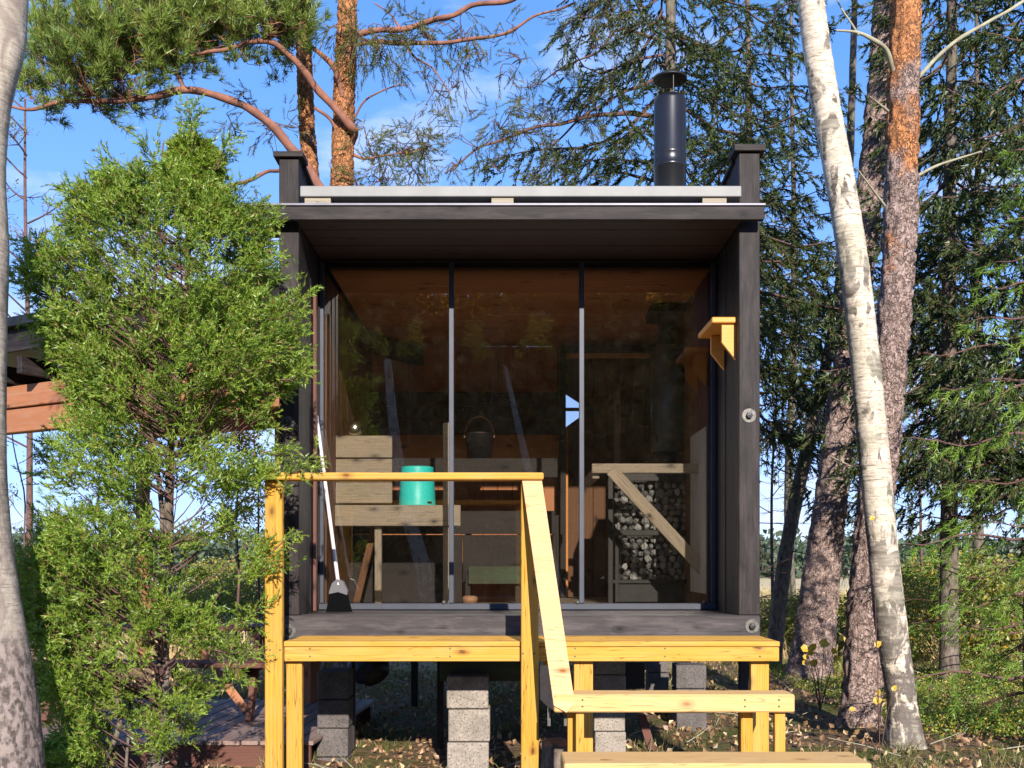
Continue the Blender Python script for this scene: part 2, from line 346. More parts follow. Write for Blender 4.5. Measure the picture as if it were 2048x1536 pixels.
def leafmat(name, a, b, c=None, trans=.3, clump=1.2, cf=.12, gloss=.0):
    g = G(name); geo = g.n('ShaderNodeNewGeometry'); rnd = geo.outputs['Random Per Island']; pos = geo.outputs['Position']
    n = g.noise(pos, clump, 3); f = g.math('ADD', g.math('MULTIPLY', rnd, .55), g.math('MULTIPLY', g.ramp(n, [(.3, 0), (.7, 1)]), .45))
    col = g.mix(f, a, b)
    if c: col = g.mix(g.math('GREATER_THAN', g.math('FRACT', g.math('MULTIPLY', rnd, 17.31)), 1 - cf), col, c)
    d = g.n('ShaderNodeBsdfDiffuse'); tr = g.n('ShaderNodeBsdfTranslucent'); g.l(col, d.inputs[0]); g.l(g.mix(1, col, (1.0, 1.0, .45), 'MULTIPLY'), tr.inputs[0])
    m = g.n('ShaderNodeMixShader'); m.inputs[0].default_value = trans; g.l(d.outputs[0], m.inputs[1]); g.l(tr.outputs[0], m.inputs[2])
    gg = g.n('ShaderNodeBsdfGlossy'); gg.inputs['Roughness'].default_value = .45; m2 = g.n('ShaderNodeMixShader'); m2.inputs[0].default_value = .04 + gloss
    g.l(m.outputs[0], m2.inputs[1]); g.l(gg.outputs[0], m2.inputs[2]); g.l(m2.outputs[0], g.out.inputs[0]); return g.m
M_jun = leafmat('juniper_needles', (.04, .11, .014), (.37, .50, .06), (.32, .20, .07), .35, 5.5, .07)
M_pine = leafmat('pine_needles', (.08, .15, .025), (.30, .38, .07), (.34, .26, .06), .25, 1.0, .05)
M_spr = leafmat('spruce_needles', (.028, .052, .016), (.095, .13, .035), (.14, .09, .03), .2, 1.2, .06)
M_spro = leafmat('olive_spruce_needles', (.05, .075, .02), (.17, .19, .045), (.40, .26, .05), .3, 1.6, .08)
M_sprb = leafmat('young_spruce_needles', (.08, .18, .025), (.30, .44, .05), None, .3, 1.2)
M_back = leafmat('hazed_far_needles', (.05, .075, .05), (.11, .15, .085), None, .2, .5)  # distance haze is put into this lighter needle colour
M_bush = leafmat('bush_leaves', (.10, .15, .03), (.34, .35, .08), (.62, .38, .06), .4, .9, .16)
M_autumn = leafmat('autumn_wood_leaves', (.26, .15, .05), (.50, .30, .09), (.5, .42, .1), .6, .3, .2)
M_yleaf = leafmat('yellow_leaves', (.55, .34, .03), (.72, .5, .06), (.4, .42, .05), .35, 3, .2)
M_litter = leafmat('dead_leaves', (.15, .075, .04), (.40, .24, .13), (.6, .45, .25), .15, 1, .18)
M_grass = leafmat('grass_blades', (.06, .09, .02), (.22, .22, .06), (.4, .3, .14), .35, .9, .25)
M_straw = leafmat('dry_straw', (.5, .36, .18), (.75, .56, .32), (.3, .3, .1), .3, .4, .15)
M_herb = leafmat('low_shrub_leaves', (.07, .15, .02), (.30, .36, .05), (.62, .45, .06), .35, 1.6, .16)
def bark(name, kind, th=1.32):
    g = G(name); tc = g.n('ShaderNodeTexCoord').outputs['Object']; pos = g.n('ShaderNodeNewGeometry').outputs['Position']; z = g.sep(pos)[2]
    if kind == 'pine':
        v = g.vm('MULTIPLY', tc, (1, 1, .45)); vo = g.n('ShaderNodeTexVoronoi', feature='DISTANCE_TO_EDGE'); vo.inputs['Scale'].default_value = 38
        vc = g.n('ShaderNodeTexVoronoi'); vc.inputs['Scale'].default_value = 40
        w = g.vm('ADD', v, g.vm('MULTIPLY', g.comb(g.noise(tc, 14), g.noise(tc, 17), g.noise(tc, 11)), (.14, .14, .09))); g.l(w, vo.inputs['Vector']); g.l(w, vc.inputs['Vector'])
        e = g.math('MAXIMUM', g.ramp(vo.outputs['Distance'], [(.0, 0), (.16, 1)]), g.ramp(g.noise(tc, 21, 3), [(.45, 0), (.6, .8)])); cell = g.sep(vc.outputs['Color'])[0]
        grey = g.mix(cell, (.24, .165, .14), (.46, .34, .30)); oran = g.mix(cell, (.42, .16, .06), (.62, .27, .10))
        up = g.math('ADD', g.math('MULTIPLY', z, .16), g.math('MULTIPLY', g.noise(tc, 2.3, 4), 1.7))
        col = g.mix(g.ramp(up, [(1.12, 0), (1.32, 1)]) if False else g.math('SMOOTH_MIN', 1, g.math('MAXIMUM', 0, g.math('MULTIPLY', g.math('SUBTRACT', up, g.n('ShaderNodeValue').outputs[0]), 6)), .01), grey, oran)
        for n_ in g.t.nodes:
            if n_.type == 'VALUE': n_.outputs[0].default_value = th
        col = g.mix(e, (.075, .05, .045), col); nn = g.noise(tc, 60, 3); col = g.mix(g.math('MULTIPLY', nn, .3), col, (.12, .08, .07))
        h = g.math('ADD', e, g.math('MULTIPLY', nn, .4)); g.bsdf(col, .85, .15, 0, g.bump(h, .9, .012))
    elif kind in ('birch', 'oldbirch'):
        a = g.noise(g.vm('MULTIPLY', tc, (4, 4, 34)), 1, 5, .6); b = g.noise(g.vm('MULTIPLY', tc, (9, 9, 4.5)), 1, 4, .6, .6); len_ = g.noise(g.vm('MULTIPLY', tc, (11, 11, 130)), 1, 2)
        col = g.mix(g.ramp(a, [(.35, 0), (.7, 1)]), (.72, .62, .49), (.44, .36, .28))
        col = g.mix(g.ramp(len_, [(.59, 0), (.66, .8)]), col, (.13, .10, .08))
        lo = g.math('MULTIPLY', g.math('SUBTRACT', 1.75, z), .075)          # fissured black bark gathers at the foot of the stem
        dk = g.math('ADD', b, g.math('MAXIMUM', lo, 0)); col = g.mix(g.ramp(dk, [(.55, 0), (.60, 1)]), col, g.mix(g.ramp(a, [(.4, 0), (.6, 1)]), (.10, .08, .065), (.30, .26, .21)))
        mo = g.noise(tc, 2.2, 4); col = g.mix(g.math('MULTIPLY', g.ramp(mo, [(.5, 0), (.68, 1)]), .6), col, (.30, .29, .20))
        fs0 = g.noise(g.vm('MULTIPLY', tc, (40, 40, 20)), 1, 4, .7)
        fz = g.math('MINIMUM', 1, g.math('MAXIMUM', 0, g.math('MULTIPLY', g.math('SUBTRACT', 1.35, z), 1.3))); n16 = g.noise(g.vm('MULTIPLY', tc, (15, 15, 8)), 1, 5, .6, .4)
        if kind == 'birch': col = g.mix(g.math('MULTIPLY', g.ramp(n16, [(.49, 0), (.53, 1)]), fz), col, g.mix(fs0, (.055, .045, .04), (.20, .165, .14)))
        if kind == 'oldbirch': col = g.mix(.45, col, (.30, .25, .21)); col = g.mix(g.math('MINIMUM', 1, g.math('MAXIMUM', 0, g.math('MULTIPLY', g.math('SUBTRACT', g.math('ADD', g.noise(tc, 1.3, 3), g.math('MULTIPLY', z, -.16)), .16), 5))), g.mix(g.ramp(b, [(.42, 0), (.6, .8)]), col, (.24, .19, .16)), g.mix(g.ramp(g.noise(g.vm('MULTIPLY', tc, (1, 1, .5)), 44, 4), [(.42, 0), (.58, 1)]), (.07, .054, .048), (.25, .195, .175)))
        fs_ = g.noise(g.vm('MULTIPLY', tc, (30, 30, 70)), 1, 4, .7); col = g.mix(g.math('MULTIPLY', g.ramp(fs_, [(.5, 0), (.66, 1)]), .55), col, (.20, .16, .13))
        g.bsdf(col, .7, .25, 0, g.bump(g.math('ADD', a, g.math('MULTIPLY', dk, -.8)), .6, .012))
    else:
        n = g.noise(g.vm('MULTIPLY', tc, (1, 1, .4)), 30, 5, .65); m = g.noise(tc, 3, 4)
        col = g.mix(g.ramp(n, [(.35, 0), (.65, 1)]), (.06, .045, .038), (.22, .175, .15)); col = g.mix(g.math('MULTIPLY', g.ramp(m, [(.45, 0), (.65, 1)]), .5), col, (.13, .14, .07))
        g.bsdf(col, .9, .1, 0, g.bump(n, .8, .01))
    return g.m
B_pine, B_birch, B_spr = bark('pine_bark', 'pine', 1.3), bark('birch_bark', 'birch'), bark('spruce_bark', 'spruce')
B_pineg, B_pinem = bark('grey_pine_bark', 'pine', 2.6), bark('mixed_pine_bark', 'pine', 1.58)
B_birchg = bark('old_birch_bark', 'oldbirch')
M_twig = plain('twig_bark', (.17, .09, .075), .85, .2, 0, .4, 12, .3, (.09, .055, .05))
M_twigp = plain('pine_branch_bark', (.30, .13, .085), .85, .2, 0, .4, 9, .5, (.15, .075, .06))
M_twigg = plain('lichen_twig', (.40, .38, .27), .85, .2, 0, .4, 12, .3, (.24, .21, .15))
def groundmat():
    g = G('forest_floor'); tc = g.n('ShaderNodeTexCoord').outputs['Object']; y = g.sep(tc)[1]
    a = g.noise(tc, 1.6, 6, .6); b = g.noise(tc, 22, 5, .65); c = g.noise(tc, .5, 4)
    col = g.mix(g.ramp(b, [(.35, 0), (.65, 1)]), (.085, .055, .035), (.24, .155, .10)); col = g.mix(g.ramp(a, [(.46, 0), (.6, 1)]), col, g.mix(b, (.05, .065, .018), (.14, .15, .04)))
    fld = g.mix(g.ramp(c, [(.4, 0), (.65, 1)]), (.70, .52, .32), (.52, .44, .22)); fy = g.math('MINIMUM', 1, g.math('MAXIMUM', 0, g.math('MULTIPLY', g.math('SUBTRACT', g.math('ADD', y, g.math('MULTIPLY', a, 4)), 13), .35)))
    col = g.mix(fy, col, fld); g.bsdf(col, .95, .1, 0, g.bump(b, .8, .04)); return g.m
M_ground = groundmat()

rng = np.random.default_rng(11)
# ------------------------------------------------------------------ ground
def gz(x, y):
    x, y = np.asarray(x, float), np.asarray(y, float); q = np.stack([x, y, 0 * x], -1)
    near = np.exp(-((y - 9) / 14) ** 2)
    z = (fbm(q * .7, 3, 3) - .5) * .14 * near + (fbm(q * 4, 9, 2) - .5) * .045 * near
    return z + np.clip(x - 2.4, 0, 4) * .02 * near - .02
u = np.linspace(-1, 1, 330); gx = np.sinh(u * 5.6) / math.sinh(5.6) * 900
w = np.linspace(0, 1, 330); gy = 4 + np.sinh((w - .28) * 7.5) / math.sinh(.72 * 7.5) * 1500 + 4
X, Y = np.meshgrid(gx, gy); Vg = np.stack([X, Y, gz(X, Y)], -1).reshape(-1, 3); n = 330
i, j = np.meshgrid(np.arange(n - 1), np.arange(n - 1)); b0 = (j * n + i).ravel()
props(meshobj('ground', fast_mesh('ground', Vg, np.stack([b0, b0 + 1, b0 + n + 1, b0 + n], 1), True), M_ground), 'leaf strewn forest floor running out to a pale dry field', 'ground', kind='structure')

# ------------------------------------------------------------------ sauna cabin
YC, YG, YB = 6.0, 6.7, 9.1
XL, XR, xl, xr = -1.351, 1.524, -1.232, 1.396
ZS, ZE = .971, 3.30
cab = thing('sauna_cabin', 'tall narrow black wooden sauna cabin with a full glass front, raised on block pillars', 'cabin', (.09, YC, 0))
def zat(py, Y=YC): return EYE + (CY - py) * Y / F
# side posts at the front, and their bolts
box('front_post', XL, xl, YC, YC + .10, ZS, 3.70, M_black, cab, .004, label='left front post, black')
box('front_post', xr + .003, XR, YC, YC + .10, ZS, 3.735, M_black, cab, .004, label='right front post, brownish black')
box('post_cap', XL - .03, xl + .03, YC - .025, YC + .13, 3.703, 3.735, M_black, cab)
box('post_cap', xr - .03, XR + .03, YC - .025, YC + .13, 3.738, 3.778, M_black, cab)
box('sill_beam', XL, XR, YC - .012, YC + .12, .80, ZS - .002, M_grey, cab, .006)
for px, py in ((575, 846), (1498, 831), (579, 1262), (1503, 1252)):
    c = P(px, py, YC); R = Matrix.Translation((c.x, YC - (.013 if py > 1000 else .0), c.z)) @ Matrix.Rotation(math.pi / 2, 4, 'X')
    w_ = lathe('washer', [(.0, .004), (.042, .004), (.042, 0)], 20, M_zinc, cab, R, False)
    lathe('bolt_head', [(0, .026), (.019, .024), (.021, .004), (.021, 0)], 6, M_darkm, w_, R @ Matrix.Translation((0, 0, .001)), False)
# roof: fascia, drip strip, soffit boards, deck above, pale edge panel on blocks
box('fascia', XL - .19, XR, 5.895, 5.93, ZE, ZE + .078, M_black, cab, label='dark fascia board along the roof front')
box('drip_strip', XL - .21, XR + .005, 5.885, 5.96, ZE + .080, ZE + .094, M_strip, cab, .002)
for k in range(5):
    y0 = 5.932 + k * .154; box('soffit_board', xl + .002, xr, y0, y0 + .150, ZE + .0 + random.uniform(0, .003), ZE + .022, M_sof, cab, .004)
for s, (x0, x1) in enumerate(((XL - .18, XL - .004), (XR + .004, XR + .0045))):
    if s == 0: box('soffit_end', x0, x1, 5.932, 6.3, ZE + .02, ZE + .06, M_sof, cab)
box('roof_deck', xl + .004, xr - .004, 6.105, 9.3, ZE + .026, ZE + .088, M_darkm, cab)
pn = box('roof_edge_panel', -1.205, 1.39, 5.90, 9.15, 3.437, 3.50, M_roofm, cab, .004, label='pale grey flat panel edge lying above the roof')
for a_, b_ in ((612, 664), (983, 1027), (1402, 1450)):
    k = box('spacer_block', (a_ - CX) * 5.96 / F, (b_ - CX) * 5.96 / F, 5.915, 6.02, ZE + .0955, 3.435, M_oldw, cab, .002)
# side walls (cladding boards one by one), running up as parapets
nb = 22; dy = (9.25 - 6.102) / nb
for sx, x0, x1, lab in ((0, XL + .03, xl - .002, 'left'), (1, xr + .004, XR - .03, 'right')):
    for k in range(nb):
        y0 = 6.102 + k * dy; top = 3.685 - .012 * k + (.035 if sx else 0)
        jig = random.uniform(0, .004) + (k % 2) * .006
        if sx == 0: box('cladding_board', x0, x1 - jig, y0, y0 + dy - .004, .86, top, M_dark if k else M_black, cab, .004)
        else: box('cladding_board', x0 + jig, x1, y0, y0 + dy - .004, .86, top, M_dark, cab, .004)
    a_ = Vector(((x0 + x1) / 2, 6.13, top + .012 * (nb - 1) + .014)); b_ = Vector(((x0 + x1) / 2, 9.3, top + .0))
    board('parapet_cap', a_, b_, .125, .022, M_black, cab)
# floor, ceiling
for k in range(15):
    y0 = 6.125 + k * .2; box('floor_board', xl + .002, xr - .002, y0, y0 + .195, ZS - .03, ZS - .004, M_black if k < 3 else M_oldw, cab)  # inner boards kept pale to bounce light up into the room
for k in range(12):
    y0 = YG + .03 + k * .2; box('ceiling_board', xl + .06, xr - .004, y0, y0 + .194, 3.24, 3.262, M_brown, cab)
# front glazing
fr = M_alu; zt = zat(525, YG)
gl0, gl1 = (640 - CX) * YG / F, (1430 - CX) * YG / F
box('reveal_board', xl + .002, gl0 - .002, YG - .04, YG + .05, ZS, ZE - .002, M_dark, cab)
box('reveal_board', gl1 + .002, xr + .0, YG - .04, YG + .05, ZS, ZE - .002, M_dark, cab)
box('window_frame', gl0, gl0 + .028, YG - .02, YG + .03, ZS + .042, zt, fr, cab, .003, label='left upright of the aluminium glazing')
box('window_frame', gl1 - .028, gl1, YG - .02, YG + .03, ZS + .042, zt, fr, cab, .003, label='right upright of the aluminium glazing')
box('window_frame', gl0, gl1, YG - .045, YG + .03, ZS, ZS + .040, fr, cab, .003, label='bottom rail of the aluminium glazing')
box('window_frame', gl0, gl1, YG - .02, YG + .03, zt + .002, ZE - .003, M_dark, cab, .003, label='dark top rail of the glazing')
mull = [(898, 908), (1158, 1168)]
for a_, b_ in mull: box('mullion', (a_ - CX) * YG / F, (b_ - CX) * YG / F, YG - .022, YG + .028, ZS + .042, zt, fr, cab, .003)
ed = [gl0 + .029, (897 - CX) * YG / F, (909 - CX) * YG / F, (1157 - CX) * YG / F, (1169 - CX) * YG / F, gl1 - .029]
for k in range(3): box('glass_pane', ed[2 * k] + .0005, ed[2 * k + 1] - .0005, YG, YG + .006, ZS + .043, zt - .001, M_glass, cab, 0)
for px in (888, 1155, 1409, 662): c = P(px, 1205, YG - .03); lathe('glass_clip', [(0, .02), (.012, .018), (.015, 0)], 12, M_zinc, cab, Matrix.Translation(c) @ Matrix.Rotation(math.pi / 2, 4, 'X'))
# weathered trim on the left reveal, where the broom handle leans
board('trim_strip', (xl + .012, 6.45, ZS), (xl + .012, 6.45, 3.0), .05, .02, M_red, cab, (0, 1, 0))
# chimney
cc = P(1340, 380, 7.2); cr_ = 32 * 7.2 / F
ch = lathe('chimney_pipe', [(cr_ * 1.0, -.3), (cr_ * 1.0, .18), (cr_ * 1.035, .185), (cr_ * 1.035, .20), (cr_ * 1.0, .205), (cr_ * 1.0, .27), (cr_ * 1.02, .275), (cr_ * 1.02, .285), (cr_, .29), (cr_ * .99, .66), (cr_ * .93, .69), (0, .69)], 40, M_flue, cab, Matrix.Translation((cc.x, 7.2, 3.92)))
ch2 = lathe('chimney_cap', [(0, .86), (cr_ * .9, .845), (cr_ * 1.05, .83), (cr_ * 1.05, .82), (0, .83)], 32, M_darkm, ch, Matrix.Translation((cc.x, 7.2, 3.92)))
for a_ in (0.6, 2.7, 4.8): board('cap_leg', (cc.x + math.cos(a_) * cr_ * .8, 7.2 + math.sin(a_) * cr_ * .8, 4.60), (cc.x + math.cos(a_) * cr_ * .8, 7.2 + math.sin(a_) * cr_ * .8, 4.745), .018, .004, M_darkm, ch, (0, 1, 0), 0)
# back wall in upright boards; one gap holds the little faceted window
bx = lambda px: (px - CX) * YB / F
edges = list(np.arange(bx(560) - .05, bx(1128), .135)) + [bx(1132), bx(1160)] + list(np.arange(bx(1160) + .12, bx(1335), .12)) + [bx(1335)]
for a_, b_ in zip(edges[:-1], edges[1:]):
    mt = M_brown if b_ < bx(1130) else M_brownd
    if abs(a_ - bx(1132)) < .001:
        box('wall_board', a_, b_ - .002, YB, YB + .03, .9, zat(854, YB), mt, cab); box('wall_board', a_, b_ - .002, YB, YB + .03, zat(788, YB), 3.236, mt, cab)
        prism('corner_block', [(b_ - .002, YB, zat(788, YB) - .001), (b_ - .002, YB, zat(806, YB)), (a_, YB, zat(788, YB) - .001)], (0, .03, 0), mt, cab)
        prism('corner_block', [(b_ - .002, YB, zat(854, YB) + .001), (a_, YB, zat(854, YB) + .001), (b_ - .002, YB, zat(834, YB))], (0, .03, 0), mt, cab)
        box('window_bar', a_, b_ - .003, YB + .004, YB + .02, zat(822, YB), zat(815, YB), M_oldw, cab)
    elif b_ - a_ > .01: box('wall_board', a_, b_ - .003, YB + random.uniform(0, .004), YB + .03, .9, 3.236, mt, cab)
box('wall_backing', bx(560) - .05, bx(1131), YB + .034, YB + .05, .9, 3.236, M_brownd, cab); box('wall_backing', bx(1161), bx(1335), YB + .034, YB + .05, .9, 3.236, M_brownd, cab)
# right end of the back wall, open above to daylight (a tall window beside the flue)
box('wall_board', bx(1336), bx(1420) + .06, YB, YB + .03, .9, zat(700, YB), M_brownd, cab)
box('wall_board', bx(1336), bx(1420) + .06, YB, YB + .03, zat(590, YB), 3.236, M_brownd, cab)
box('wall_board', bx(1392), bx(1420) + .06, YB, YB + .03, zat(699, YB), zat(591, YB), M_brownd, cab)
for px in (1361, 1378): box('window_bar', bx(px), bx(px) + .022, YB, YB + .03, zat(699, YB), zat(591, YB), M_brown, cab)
# inner lining of right wall, pale panel low down
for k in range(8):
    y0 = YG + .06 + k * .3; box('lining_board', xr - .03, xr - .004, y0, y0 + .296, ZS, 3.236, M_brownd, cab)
box('side_panel', xr - .045, xr - .033, YG + .06, YG + .62, ZS + .1, 2.2, M_white, cab, label='pale grey panel on the inner right wall')
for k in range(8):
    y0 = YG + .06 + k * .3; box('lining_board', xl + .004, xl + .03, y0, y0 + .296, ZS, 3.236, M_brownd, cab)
# inner doorway frame
Yd = 8.9
box('door_post', (1120 - CX) * Yd / F, (1131 - CX) * Yd / F, Yd - .06, Yd, ZS, zat(695, Yd), M_intdark, cab)
box('door_post', (1131 - CX) * Yd / F + .001, (1136 - CX) * Yd / F, Yd - .02, Yd, ZS, zat(856, Yd), M_orange, cab, .002, label='thin orange strip beside the door post')
box('door_header', (1131 - CX) * Yd / F + .003, (1310 - CX) * Yd / F, Yd - .06, Yd, zat(706, Yd), zat(692, Yd), M_intdark, cab)
box('door_header', (1131 - CX) * Yd / F + .003, (1300 - CX) * Yd / F, Yd - .02, Yd, zat(717, Yd), zat(707, Yd), M_orange, cab, .002, label='orange strip under the dark door header')
box('door_stud', (1228 - CX) * Yd / F, (1240 - CX) * Yd / F, Yd - .05, Yd, ZS, zat(770, Yd), M_oldw, cab)
# shelf on the right reveal wall
sh = thing('wall_shelf', 'small orange pine shelf with two pointed brackets on the dark reveal beside the glass', 'shelf', (1.39, 6.1, 2.74))
box('shelf_board', 1.250, 1.402, 6.06, 6.50, 2.733, 2.768, M_shelf, sh, .006)
for yb in (6.085, 6.40):
    prism('bracket', [(1.315, yb, 2.731), (1.398, yb, 2.731), (1.398, yb, 2.515), (1.315, yb, 2.62)], (0, .028, 0), M_shelf, sh)

# ------------------------------------------------------------------ pillars of concrete blocks
def pillar(px0, px1, Y, ztop, label, n=None, h=.19, mat=M_conc, d=.22):
    x0, x1 = (px0 - CX) * Y / F, (px1 - CX) * Y / F
    t = thing('block_pillar', label, 'pillar', ((x0 + x1) / 2, Y + d / 2, 0), group='block pillars under the cabin')
    z = ztop; k = 0
    while z > -.05:
        jx, jy = random.uniform(-.006, .006), random.uniform(0, .01)
        b = box('concrete_block', x0 + jx, x1 + jx, Y + jy, Y + d + jy, z - h + .006, z - random.uniform(0, .002), mat, t, .006); z -= h; k += 1
    return t
pillar(634, 697, 6.62, zat(1343, 6.62), 'block pillar coloured dark for shade at the left front corner of the cabin', mat=M_concsh)
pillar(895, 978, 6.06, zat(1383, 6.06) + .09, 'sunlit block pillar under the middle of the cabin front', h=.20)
pillar(1190, 1252, 6.7, .72, 'block pillar seen between the lower steps', mat=M_conc)
pillar(1297, 1337, 8.6, .42 + .1, 'narrow far block pillar seen under the platform, left of the wide one', mat=M_concsh)
pillar(1354, 1414, 8.0, .46, 'wide far block pillar at the right back of the cabin', mat=M_concsh)
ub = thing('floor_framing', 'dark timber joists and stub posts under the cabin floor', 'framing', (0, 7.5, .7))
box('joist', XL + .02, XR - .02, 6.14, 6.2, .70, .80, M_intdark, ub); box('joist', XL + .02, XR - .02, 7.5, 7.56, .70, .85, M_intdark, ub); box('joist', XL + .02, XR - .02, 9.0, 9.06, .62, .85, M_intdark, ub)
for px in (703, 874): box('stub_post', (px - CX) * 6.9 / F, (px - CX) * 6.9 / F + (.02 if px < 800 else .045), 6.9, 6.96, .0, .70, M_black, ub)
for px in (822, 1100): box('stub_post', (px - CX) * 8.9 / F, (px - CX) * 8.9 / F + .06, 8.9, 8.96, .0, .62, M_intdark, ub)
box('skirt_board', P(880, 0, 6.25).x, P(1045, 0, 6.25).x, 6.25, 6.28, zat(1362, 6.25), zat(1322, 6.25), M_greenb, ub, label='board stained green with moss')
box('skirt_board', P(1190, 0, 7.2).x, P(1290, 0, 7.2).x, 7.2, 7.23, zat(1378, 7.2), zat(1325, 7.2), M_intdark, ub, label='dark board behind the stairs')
prism('brace', [P(1275, 1430, 7.0), P(1292, 1430, 7.0), P(1312, 1500, 7.0), P(1296, 1500, 7.0)], (0, .04, 0), M_red, ub)
# sagging black sack under the floor
bmk = bmesh.new(); bmesh.ops.create_icosphere(bmk, subdivisions=4, radius=1)
for v in bmk.verts:
    q = v.co.copy(); r = 1 + .13 * (fbm(np.array([q * 2.2]), 4, 3)[0] - .5) * 2; v.co = Vector((q.x * .155, q.y * .14, (q.z * .15 if q.z > 0 else q.z * .13))) * r
me = bpy.data.meshes.new('sack'); bmk.to_mesh(me); bmk.free(); me.polygons.foreach_set('use_smooth', [True] * len(me.polygons))
t = meshobj('black_sack', me, M_bag); t.location = P(738, 1335, 7.4); props(t, 'black sagging plastic sack hanging under the cabin floor, beside the left pillar', 'sack')

# ------------------------------------------------------------------ platform, railing and steps
st = thing('entrance_steps', 'new yellow pine platform with railing and steps leading up to the sauna cabin', 'steps', (.3, 5.5, 0))
YP = 5.5; ZP = .853
pxx = lambda px, Y=YP: (px - CX) * Y / F
for k, (y0, y1) in enumerate(((YP, YP + .142), (YP + .148, YP + .290), (YP + .296, YP + .438))):
    box('deck_board', pxx(566) if k == 0 else pxx(572), pxx(1560), y0, y1, ZP - .028, ZP, M_yel, st, .004)
box('platform_beam', pxx(568), pxx(1559), YP + .004, YP + .05, zat(1323, YP), ZP - .031, M_yel, st, .004)
box('platform_beam', pxx(568), pxx(1559), YP + .40, YP + .436, zat(1323, YP), ZP - .031, M_post, st, .004)
for px in (534, 1042): box('railing_post', pxx(px), pxx(px) + .095, YP - .052, YP - .004, .0 if px < 900 else -.02, zat(963, YP), M_post, st, .004)
box('railing_post', pxx(568), pxx(600), YP + .052, YP + .10, 0, ZP - .033, M_post, st, .004, label='short post behind the left railing post')
box('handrail', pxx(530), pxx(1086), YP - .10, YP + .03, zat(962, YP), zat(948, YP), M_yel, st, .006, label='level handrail')
# sloping handrail board
a_ = P(1064, 960, 5.42); b_ = P(1131, 1425, 5.0)
dd_ = (b_ - a_).normalized(); hw = Vector((.053, 0, 0)); up_ = Vector((0, -.02, .004))
prism('sloping_handrail', [a_ - hw, a_ + hw, b_ + hw - dd_ * .045, b_ + hw * .1, b_ - hw - dd_ * .035], Vector((1, 0, 0)).cross(dd_).normalized() * .03, M_pale, st)
pass
# support posts
for a_, b_, y, mt in ((1148, 1186, YP + .06, M_yel), (1502, 1538, YP + .06, M_yel)): box('platform_post', pxx(a_, y), pxx(b_, y), y, y + .048, 0, zat(1323, YP) + .0 , mt, st, .003)
box('platform_post', pxx(1476, 5.9), pxx(1502, 5.9), 5.86, 5.9, 0, zat(1323, YP), M_intdark, st, .003, label='post coloured dark for shade at the back of the platform')  # near-black wood puts the shade into this post's colour
box('platform_post', pxx(1086, 5.62), pxx(1106, 5.62), 5.57, 5.61, .5, zat(1323, YP), M_yel, st, .003)
# upper step
Y2 = 5.02; z2 = zat(1389, Y2)

box('step_tread', pxx(1108, Y2), pxx(1590, Y2), Y2, Y2 + .17, zat(1425, Y2), z2, M_step, st, .007, label='thick upper step tread')
for a_, b_ in ((1152, 1168), (1550, 1571)): box('step_post', pxx(a_, 5.06), pxx(b_, 5.06), 5.06, 5.10, 0, zat(1425, Y2) - .003, M_yel, st, .003)
for a_, b_ in ((1134, 1151), (1477, 1500)): box('step_post', pxx(a_, 5.2), pxx(b_, 5.2), 5.14, 5.185, 0, zat(1425, Y2) - .003, M_post, st, .003, label='back post of the upper step')
for a_, b_ in ((1170, 1186), (1503, 1522)): box('step_post', pxx(a_, 5.6), pxx(b_, 5.6), 5.62, 5.66, 0, .62, M_black, st, .003, label='post coloured dark for shade behind the steps')  # black wood stands for posts in shadow behind the steps
# lower step
Y3 = 4.62; z3 = zat(1527, Y3)
box('step_tread', pxx(1128, Y3), pxx(1744, Y3), Y3, Y3 + .29, z3 - .10, z3, M_step, st, .007, label='wide lowest step tread')
# side stringer board with cut corner, seen left of the steps
s0 = 5.20
prism('stringer', [P(1080, 1330, 5.45), P(1102, 1336, 5.35), P(1112, 1400, 5.1), P(1112, 1420, 5.1), P(1100, 1418, 5.15), P(1080, 1398, 5.35)], (.028, 0, 0), M_oldw, st)
for px in (1098, 1131): board('bracket_strap', P(px, 1415, 5.15), P(px, 1452, 5.15), .016, .003, M_zinc, st, (1, 0, 0), 0)
def screw(c): lathe('screw_head', [(0, .0022), (.0045, .0018), (.0055, 0)], 8, M_zinc, st, Matrix.Translation(c) @ Matrix.Rotation(math.pi / 2, 4, 'X'), False)
for px in (1165, 1558, 1490): screw(P(px, 1400, Y2 - .0005)); screw(P(px, 1413, Y2 - .0005))
for px in (620, 900, 1150, 1330, 1520):
    for py in (1297, 1313): screw(P(px, py, YP + .0035))
for px in (1046, 1068): screw(P(px, 1307, YP - .0525))
for px in (540, 560): screw(P(px, 1300, YP - .0525))
# stump behind
stp = thing('tree_stump', 'sawn tree stump half hidden behind the lowest step', 'stump', (P(1112, 0, 5.9).x, 5.9, 0))
trunk_obj('stump_bark', [(stp.location.x, 5.9, -.05), (stp.location.x, 5.9, .12), (stp.location.x, 5.9, zat(1482, 5.9))], [.085, .078, .075], B_spr, stp, 30, .015, .008, 'x', 3, .2)
lathe('cut_face', [(0, .012), (.06, .012), (.076, .002), (.078, -.02)], 30, M_beamo, stp, Matrix.Translation((stp.location.x, 5.9, zat(1482, 5.9))))

